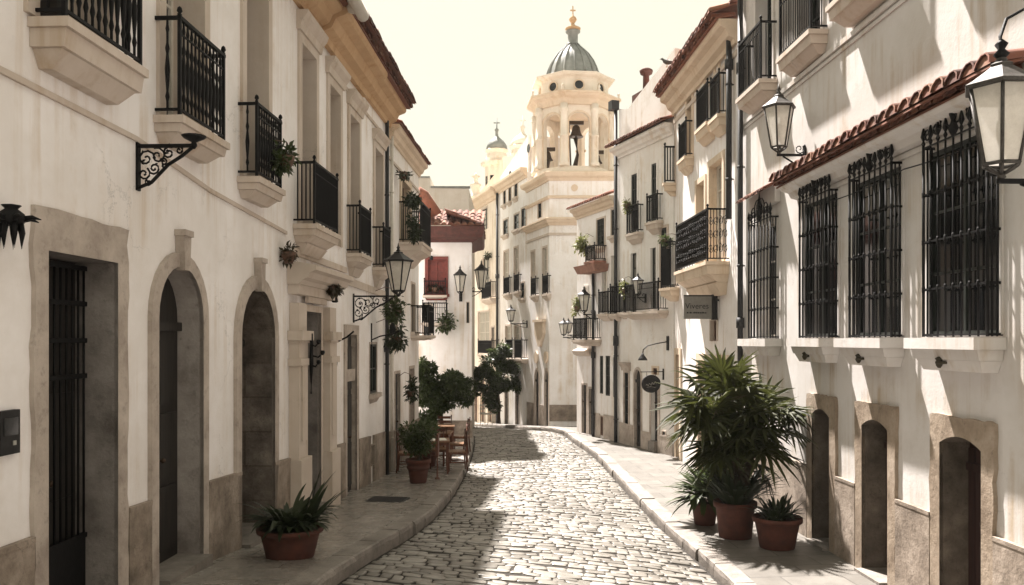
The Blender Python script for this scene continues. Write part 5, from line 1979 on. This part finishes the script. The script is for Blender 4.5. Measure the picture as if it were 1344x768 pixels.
# palm
g1 = ground_at(965, 705, zR)
t = thing('potted_palm', 'large fan palm in a tall terracotta pot between two smaller pots', 'potted palm', g1)
pot(t, .25, .56, top=1.22)
m, st = MB(), MB()
rg = random.Random(4)
st.tube([(0, 0, .5), (.02, .02, 1.0), (-.12, .0, 1.6), (-.22, .0, 2.1)], [.10, .085, .08, .07], 10)
st.tube([(.08, .05, .5), (.24, .1, 1.1), (.42, .12, 1.95)], [.07, .065, .06], 9)
st.tube([(-.06, .0, .5), (-.1, -.05, .9), (.02, -.05, 1.5)], [.06, .055, .05], 8)
for c, n, zr in (((-.22, .0, 2.05), 26, 1.0), ((.44, .12, 1.95), 19, .90), ((.06, -.05, 1.6), 20, .88)):
    for k in range(n):
        az = k * 2.399 + rg.uniform(-.3, .3)
        el = rg.choice((rg.uniform(-.6, .3), rg.uniform(.1, 1.35)))
        pet = rg.uniform(.32, .62) * zr
        fan_leaf(m, st, (c[0] + rg.uniform(-.04, .04), c[1] + rg.uniform(-.04, .04), c[2] + rg.uniform(-.25, .1)), az, el, pet, rg.uniform(.52, .78) * zr, rg)
for k in range(34):
    az = k * 2.399
    fan_leaf(m, st, (rg.uniform(-.2, .2), rg.uniform(-.1, .1), rg.uniform(1.2, 1.65)), az, rg.uniform(-.4, .5), rg.uniform(.2, .42), rg.uniform(.34, .5), rg)
st.build('trunk', M['bark'], t)
m.build('crown', M['palm'], t, normals=False)
m = MB()
st2 = MB()
for k in range(5):
    fan_leaf(m, st2, (rg.uniform(-.2, .25), rg.uniform(-.1, .1), rg.uniform(1.1, 1.5)), k * 1.35 + 3.2, -1.0, .3, .42, rg, 10)
m.build('dead_frond', M['dry'], t, normals=False)
m = MB()
for k in range(170):
    az = rg.uniform(0, 6.28)
    strap(m, (.18 * math.cos(az), .18 * math.sin(az), .52), az, rg.uniform(.4, .85), .06, rg.uniform(.1, .8), rg.uniform(.4, 1.4), rg)
m.build('undergrowth', M['leaf_d'], t, normals=False)
# small pot left of the palm
g2 = ground_at(925, 688, zR)
t = thing('potted_plant', 'round bushy plant in the smallest terracotta pot left of the palm, nearest the kerb', 'potted plant', g2)
pot(t, .17, .38, top=1.3)
m = MB()
for k in range(230):
    az, el = rg.uniform(0, 6.28), rg.uniform(-.25, 1.45)
    c = Vector((math.cos(az) * math.cos(el), math.sin(az) * math.cos(el), math.sin(el)))
    strap(m, Vector((0, 0, .45)) + c * rg.uniform(.0, .20), az, rg.uniform(.34, .60), .075, PI / 2 - el, rg.uniform(.2, 1.2), rg, 5)
m.build('foliage', M['leaf'], t, normals=False)
g3 = ground_at(1020, 719, zR)
t = thing('potted_plant', 'wide terracotta pot with a low dark plant, right of the palm and nearest the camera', 'potted plant', g3)
pot(t, .25, .46, top=1.32)
m = MB()
for k in range(120):
    az = rg.uniform(0, 6.28)
    rr = rg.uniform(0, .2)
    strap(m, (rr * math.cos(az), rr * math.sin(az), .42), az, rg.uniform(.2, .42), .045, rg.uniform(.05, .9), rg.uniform(.3, 1.6), rg, 6)
m.build('foliage', M['leaf_d'], t, normals=False)
# shrub pots by the cafe tables
def bush_pot(px, py, r, h, label, fr, n, seed, bands=2, lift=.3):
    g = ground_at(px, py, zL)
    t = thing('potted_shrub', label, 'potted shrub', g)
    pot(t, r, h, bands, 1.42)
    rg = random.Random(seed)
    m = MB()
    m.tube([(0, 0, h * .85), (.03, .02, h + lift * .8), (.0, .0, h + lift * 1.3)], [.035, .03, .02], 6)
    for k in range(7):
        az = k * .9
        m.tube([(0, 0, h + lift * .4), (fr[0] * .5 * math.cos(az), fr[1] * .5 * math.sin(az), h + lift + .1)], [.015, .008], 5)
    m.build('stem', M['bark'], t)
    m = MB()
    for k in range(11):
        c = (rg.uniform(-.55, .55) * fr[0], rg.uniform(-.5, .5) * fr[1], h + lift + rg.uniform(-.55, .6) * fr[2])
        m.cloud(c, (fr[0] * .5, fr[1] * .5, fr[2] * .48), n // 11, .10, .055, rg)
    m.build('foliage', M['leaf'], t, normals=False)
bush_pot(549, 634, .17, .50, 'leafy green shrub in the front banded terracotta pot beside the cafe tables', (.42, .4, .40), 1500, 5, lift=.40)
bush_pot(559, 612, .22, .46, 'second banded terracotta pot with shrub half hidden behind the front one', (.36, .36, .30), 800, 6, lift=.30)
# trees
def tree(name, label, loc, H, trunk_r, clumps, n, L, mat, seed, cat='tree', trunk_h=None):
    t = thing(name, label, cat, loc)
    rg = random.Random(seed)
    m = MB()
    th = trunk_h or H * .45
    m.tube([(0, 0, -.1), (.03, .0, th * .4), (-.04, .03, th * .8), (0, 0, th)], [trunk_r * 1.3, trunk_r, trunk_r * .85, trunk_r * .7], 9)
    for c, r in clumps:
        c = Vector(c)
        mid = Vector((0, 0, th * .85)).lerp(c, .55) + Vector((rg.uniform(-.1, .1), rg.uniform(-.1, .1), .05))
        m.tube([(0, 0, th * .8), mid, c], [trunk_r * .55, trunk_r * .35, trunk_r * .12], 6)
    m.build('trunk', M['bark'], t)
    m = MB()
    tot = sum(r ** 2 for c, r in clumps)
    for c, r in clumps:
        k = int(n * r * r / tot)
        for q in range(6):
            d = Vector((rg.gauss(0, 1), rg.gauss(0, 1), rg.gauss(0, .8))).normalized() * r * rg.uniform(.3, .75)
            m.cloud(Vector(c) + d, (r * .5, r * .5, r * .42), k // 6, L, L * .45, rg, .3, .25)
    m.build('crown', M[mat], t, normals=False)
    return t
tp = ground_at(575, 575, lambda d: 0.0)
tree('tree', 'dark leafy tree in front of the red eaved house, behind the cafe tables', (-2.08, 24.6, 0), 2.9, .07,
     [((-.55, -.1, 2.35), .40), ((-.75, .0, 2.0), .34), ((-.1, 0, 1.9), .50), ((-.35, .1, 1.5), .50), ((.30, -.1, 1.75), .48), ((.60, 0, 1.45), .42), ((.05, 0, 1.25), .45), ((.75, .1, 1.75), .25), ((-.2, 0, 1.0), .35), ((.40, .1, 2.05), .26), ((-.5, 0, .8), .35)], 11000, .13, 'leaf', 21)
bl = FT.W(4.0, .85, 0)
zt_ = -.35
tree('tree', 'dark rounded tree against the far house at the bend, left of the tower', (bl.x, bl.y, zt_), 3.2, .08,
     [((-.1, 0, 2.6), .55), ((.45, .1, 2.2), .55), ((-.55, 0, 2.0), .55), ((0, 0, 1.7), .65), ((.6, 0, 1.5), .45), ((-.75, 0, 1.4), .40), ((-.35, 0, 1.1), .45), ((.25, 0, 3.0), .35), ((-.2, .0, .7), .35), ((-.95, .2, 1.9), .3)], 11000, .15, 'leaf', 22)
# narrow climbing plants by the second house
def hanging(F, px, py, o, rad, n, label, mat='leaf', seed=1, L=.12, name='hanging_plant', cat='hanging plant', mesh_pot=True, H=.3, flowers=False):
    u, z = F.uz(px, py, o)
    p = F.W(u, o, z)
    t = thing(name, label, cat, p, F.ang())
    rg = random.Random(seed)
    if mesh_pot:
        m = MB()
        m.lathe([(.05, -rad[2] * .2 - .10), (.10, -rad[2] * .2), (.11, -rad[2] * .2 + .06), (.0, -rad[2] * .2 + .05)], (0, 0), 10)
        if o > .2:
            m.tube([(0, 0, -rad[2] * .2), (0, 0, rad[2] * .9), (-o * .5, 0, rad[2] * 1.05), (-o + .0, 0, rad[2] * .8)], .008, 5)
        else:
            m.tube([(-o, 0, -rad[2] * .2), (0, 0, -rad[2] * .2)], .012, 5)
        m.build('pot', M['frame_b'], t)
    m = MB()
    for k in range(5):
        c = (rg.uniform(-.4, .4) * rad[0], rg.uniform(-.4, .4) * rad[1], rg.uniform(-.5, .5) * rad[2])
        m.cloud(c, (rad[0] * .65, rad[1] * .65, rad[2] * .6), n // 5, L, L * .45, rg, .2, .4)
    m.build('foliage', M[mat], t, normals=False)
    return t
hanging(FL, 521, 404, .5, (.30, .3, .42), 420, 'upper dark hanging basket just below the pointed lantern', seed=31)
hanging(FL, 521, 441, .45, (.28, .3, .36), 380, 'lower dark hanging basket under the other basket by the pointed lantern', 'leaf_d', seed=32)
hanging(FL, 539, 512, .30, (.2, .25, .42), 300, 'slim dark climbing plant on a stand beside the tree by the cafe', 'leaf_d', seed=33, mesh_pot=True)
hanging(FL, 382, 208, .12, (.16, .20, .20), 260, 'small potted plant spilling over the rail end of the third balcony from the left edge', seed=34, L=.09) if False else None
t3 = hanging(FL, 376, 207, .38, (.18, .22, .22), 300, 'small reddish potted plant spilling over the far end of a left balcony rail', seed=35, L=.10)
hanging(FL, 379, 334, .12, (.11, .12, .14), 160, 'dry upright tuft in a wall holder left of the portal hood', 'dry', seed=36, L=.10)
hanging(FL, 437, 379, .25, (.20, .24, .07), 160, 'dry flat tuft in a wall holder right of the portal hood', 'dry', seed=37, L=.12)
hanging(FL, 541, 264, .62, (.2, .6, .2), 300, 'dark trailing plants along the top rail of the brown doored balcony', 'leaf_d', seed=38, L=.13, mesh_pot=False, name='balcony_plant', cat='balcony plant')
hanging(FL, 545, 300, .66, (.12, .5, .35), 320, 'dark leaves hanging down the front of the brown doored balcony', 'leaf_d', seed=39, L=.13, mesh_pot=False, name='balcony_plant', cat='balcony plant')
hanging(FL, 530, 228, .2, (.22, .35, .12), 160, 'dark window box plant over the brown balcony door', 'leaf_d', seed=40, L=.10, name='balcony_plant', cat='balcony plant')
hanging(FC, 585, 422, .38, (.3, .35, .38), 420, 'green bush in the balcony planter under the red window', 'leaf', seed=41, L=.14, name='balcony_plant', cat='balcony plant')
hanging(FC, 571, 379, .14, (.10, .35, .13), 160, 'dark flowers in the window box directly under the red window', 'leaf_d', seed=42, L=.09, name='balcony_plant', cat='balcony plant')
hanging(FH, 763, 322, .42, (.28, .32, .36), 420, 'light green bush on the upper planted balcony of the end house', 'leaf_l', seed=43, L=.13, name='balcony_plant', cat='balcony plant')
hanging(FH, 758, 402, .50, (.22, .25, .34), 320, 'light green bush on the lower planted balcony of the end house', 'leaf_l', seed=44, L=.12, name='balcony_plant', cat='balcony plant')
hanging(FH, 873, 315, .40, (.22, .25, .16), 220, 'small green plant on top of the dark screened balcony next to the ornate one', 'leaf', seed=45, L=.10, name='balcony_plant', cat='balcony plant')
hanging(FH, 820, 378, .25, (.15, .18, .32), 200, 'pale slender plant at the left end of the long balcony of the tall house', 'leaf_l', seed=46, L=.10, name='balcony_plant', cat='balcony plant')
hanging(FH, 823, 268, .18, (.14, .16, .30), 200, 'grey green plant beside the upper railed window of the tall house', 'leaf_l', seed=47, L=.10, name='balcony_plant', cat='balcony plant')
hanging(FT, 640, 337, .2, (.18, .22, .22), 180, 'dark plant in a high window of the far church', 'leaf_d', seed=48, L=.12, name='balcony_plant', cat='balcony plant')
hanging(FT, 630, 494, .3, (.25, .6, .22), 260, 'dark plants over the doors of the far church', 'leaf_d', seed=49, L=.13, name='hanging_plant')

# ------------------------------------------------------------------ cafe tables and chairs
GT, GC = 'cafe tables', 'cafe chairs'
def table(label, loc, rot=0):
    t = thing('cafe_table', label, 'table', loc, rot, GT)
    m = MB()
    for k in range(5):
        m.box(-.34, .34, -.34 + .137 * k, -.34 + .137 * k + .130, .72, .75)
    m.build('tabletop', M['wood_l'], t)
    m = MB()
    m.box(-.30, .30, -.30, -.275, .64, .718); m.box(-.30, .30, .275, .30, .64, .718)
    m.box(-.30, -.275, -.274, .274, .64, .718); m.box(.275, .30, -.274, .274, .64, .718)
    m.build('apron', M['wood'], t)
    for sx in (-1, 1):
        for sy in (-1, 1):
            m = MB()
            m.loft([[(sx * .29 + a * r, sy * .29 + b * r) for a, b in ((-1, -1), (1, -1), (1, 1), (-1, 1))] for r in (.016, .03)], [0, .64])
            m.build('leg', M['wood'], t)
    return t
def chair(label, loc, rot=0):
    t = thing('cafe_chair', label, 'chair', loc, rot, GC)
    m = MB()
    for k in range(4):
        m.box(-.21, .21, -.21 + .106 * k, -.21 + .106 * k + .098, .44, .465)
    m.build('seat', M['wood_l'], t)
    m = MB()
    for z in (.60, .72, .84):
        m.box(-.17, .17, .215, .235, z, z + .07)
    m.build('backrest', M['wood'], t)
    for sx in (-1, 1):
        for sy in (-1, 1):
            m = MB()
            if sy > 0:
                m.tube([(sx * .19, .24, 0), (sx * .19, .20, .45), (sx * .19, .235, .95)], [.018, .022, .018], 6)
            else:
                m.tube([(sx * .19, -.19, 0), (sx * .19, -.19, .44)], [.016, .02], 6)
            m.build('leg', M['wood'], t)
    m = MB()
    for sx in (-1, 1):
        m.box(sx * .19 - .01, sx * .19 + .01, -.175, .195, .20, .225)
    m.box(-.175, .175, -.20, -.18, .30, .325)
    m.box(-.20, .20, -.205, .205, .40, .4385)
    m.build('stretcher', M['wood'], t)
    return t
def onp(x, y):
    return (x, y, zL(y) + .012)
t1 = table('brown cafe table with a white cloth, nearest of the cafe tables', onp(-1.78, 19.3), .1)
m = MB()
m.box(-.20, .24, -.22, .20, 0, .004)
cl = m.build('table_cloth', M['paper'])
cl.location = (-1.76, 19.3, zL(19.3) + .766)
cl.rotation_euler = (0, 0, .2)
tag(cl, 'white cloth lying on the nearest cafe table', 'tablecloth')
t2 = dup(t1, 'middle brown cafe table, behind the one with the white cloth', onp(-1.85, 21.0), -.05)
t3 = dup(t1, 'farthest brown cafe table, at the foot of the dark tree', onp(-1.9, 22.8), .05)
c1 = chair('brown slatted chair on the street side of the white clothed table', onp(-1.30, 19.55), R(-80))
for lab, x, y, r in (('brown slatted chair beyond the white clothed table, back towards the far end', -1.75, 20.0, R(5)),
                     ('brown slatted chair on the wall side of the white clothed table', -2.4, 19.3, R(92)),
                     ('brown slatted chair in front of the middle table', -1.85, 20.42, R(182)),
                     ('brown slatted chair on the street side of the middle table', -1.36, 21.1, R(-85)),
                     ('brown slatted chair on the street side of the farthest table', -1.4, 22.8, R(-95)),
                     ('brown slatted chair between the farthest table and the tree', -1.9, 23.45, R(0))):
    dup(c1, lab, onp(x, y), r)
# dark menu stand post by the front pot
g = ground_at(574, 629, zL)
ms = thing('menu_stand', 'slim dark menu stand beside the terracotta pots', 'menu stand', g)
m = MB()
m.lathe([(.06, 0), (.06, .02), (.02, .04), (.016, .3), (.025, .32), (.014, .34), (.014, .5)], (0, 0), 10)
m.build('post', M['wood'], ms)
m = MB()
m.box(-.03, .03, -.16, .16, .5, .98)
m.build('board', M['wood'], ms)
# far bench-like chair by the far tree
m = MB()
bl = FT.W(3.6, 1.5, 0)
fc = thing('metal_chair', 'pale metal chair under the far dark tree at the bend', 'chair', (bl.x, bl.y, zR(bl.y) + .02), R(60))
for z in (.45, .62, .78):
    m.box(-.2, .2, .18, .20, z, z + .05)
m.build('backrest', M['grey'], fc)
m = MB(); m.box(-.2, .2, -.2, .2, .43, .46); m.build('seat', M['grey'], fc)
for sx in (-1, 1):
    for sy in (-1, 1):
        m = MB(); m.tube([(sx * .18, sy * .18, 0), (sx * .18, sy * .19, .85 if sy > 0 else .44)], .014, 5); m.build('leg', M['grey'], fc)
# drain cover in the left pavement
g = ground_at(508, 657, zL)
dc = thing('drain_cover', 'dark rectangular drain cover set in the left pavement', 'drain cover', g + Vector((0, 0, .012)), R(-8))
m = MB()
for k in range(9):
    m.box(-.30, .30, -.24 + .055 * k, -.24 + .055 * k + .035, .002, .016)
m.build('grate', M['dark'], dc)
m = MB()
m.box(-.34, .34, -.28, .28, -.02, .006)
m.build('frame', M['dark'], dc)
# bird on the tiled eave, right
bu = FR.U(873, .55)
bp = FR.W(20.5, .5, 9.83)
bd = thing('bird', 'grey bird perched at the tiled edge of the roof above the peach cornice', 'bird', bp, R(180))
m = MB()
prof = [(-.15, .0, .012), (-.08, .005, .022), (-.02, .02, .055), (.05, .035, .062), (.10, .055, .045), (.125, .085, .028), (.15, .105, .032), (.175, .105, .022), (.19, .10, .008), (.215, .095, .002)]
m.tube([(x, 0, z) for x, z, r in prof], [r for x, z, r in prof], 10)
m.build('body', M['feather'], bd)
m = MB()
for sy in (-1, 1):
    m.tube([(.07, sy * .05, .05), (-.03, sy * .06, .03), (-.17, sy * .025, .005)], [.02, .022, .003], 6)
m.build('wing', M['feather'], bd)
m = MB()
for sy in (-1, 1):
    m.tube([(.03, sy * .025, -.02), (.035, sy * .025, -.09)], .005, 4)
    m.tube([(.015, sy * .025, -.09), (.065, sy * .025, -.09)], .004, 4)
m.build('leg', M['gold'], bd)

# ------------------------------------------------------------------ the light haze in the air of the street
m = MB()
m.box(-260, 260, -60, 410, -7, 19)
hz = m.build('haze', M['earth'])
hm = bpy.data.materials.new('haze_air')
hm.use_nodes = True
ht = hm.node_tree
ht.nodes.clear()
ho = ht.nodes.new('ShaderNodeOutputMaterial')
hv = ht.nodes.new('ShaderNodeVolumePrincipled')
hv.inputs['Color'].default_value = (1, .97, .92, 1)
hv.inputs['Density'].default_value = .0003
hv.inputs['Anisotropy'].default_value = .3
ht.links.new(hv.outputs[0], ho.inputs['Volume'])
hz.data.materials[0] = hm
hz['kind'] = 'stuff'
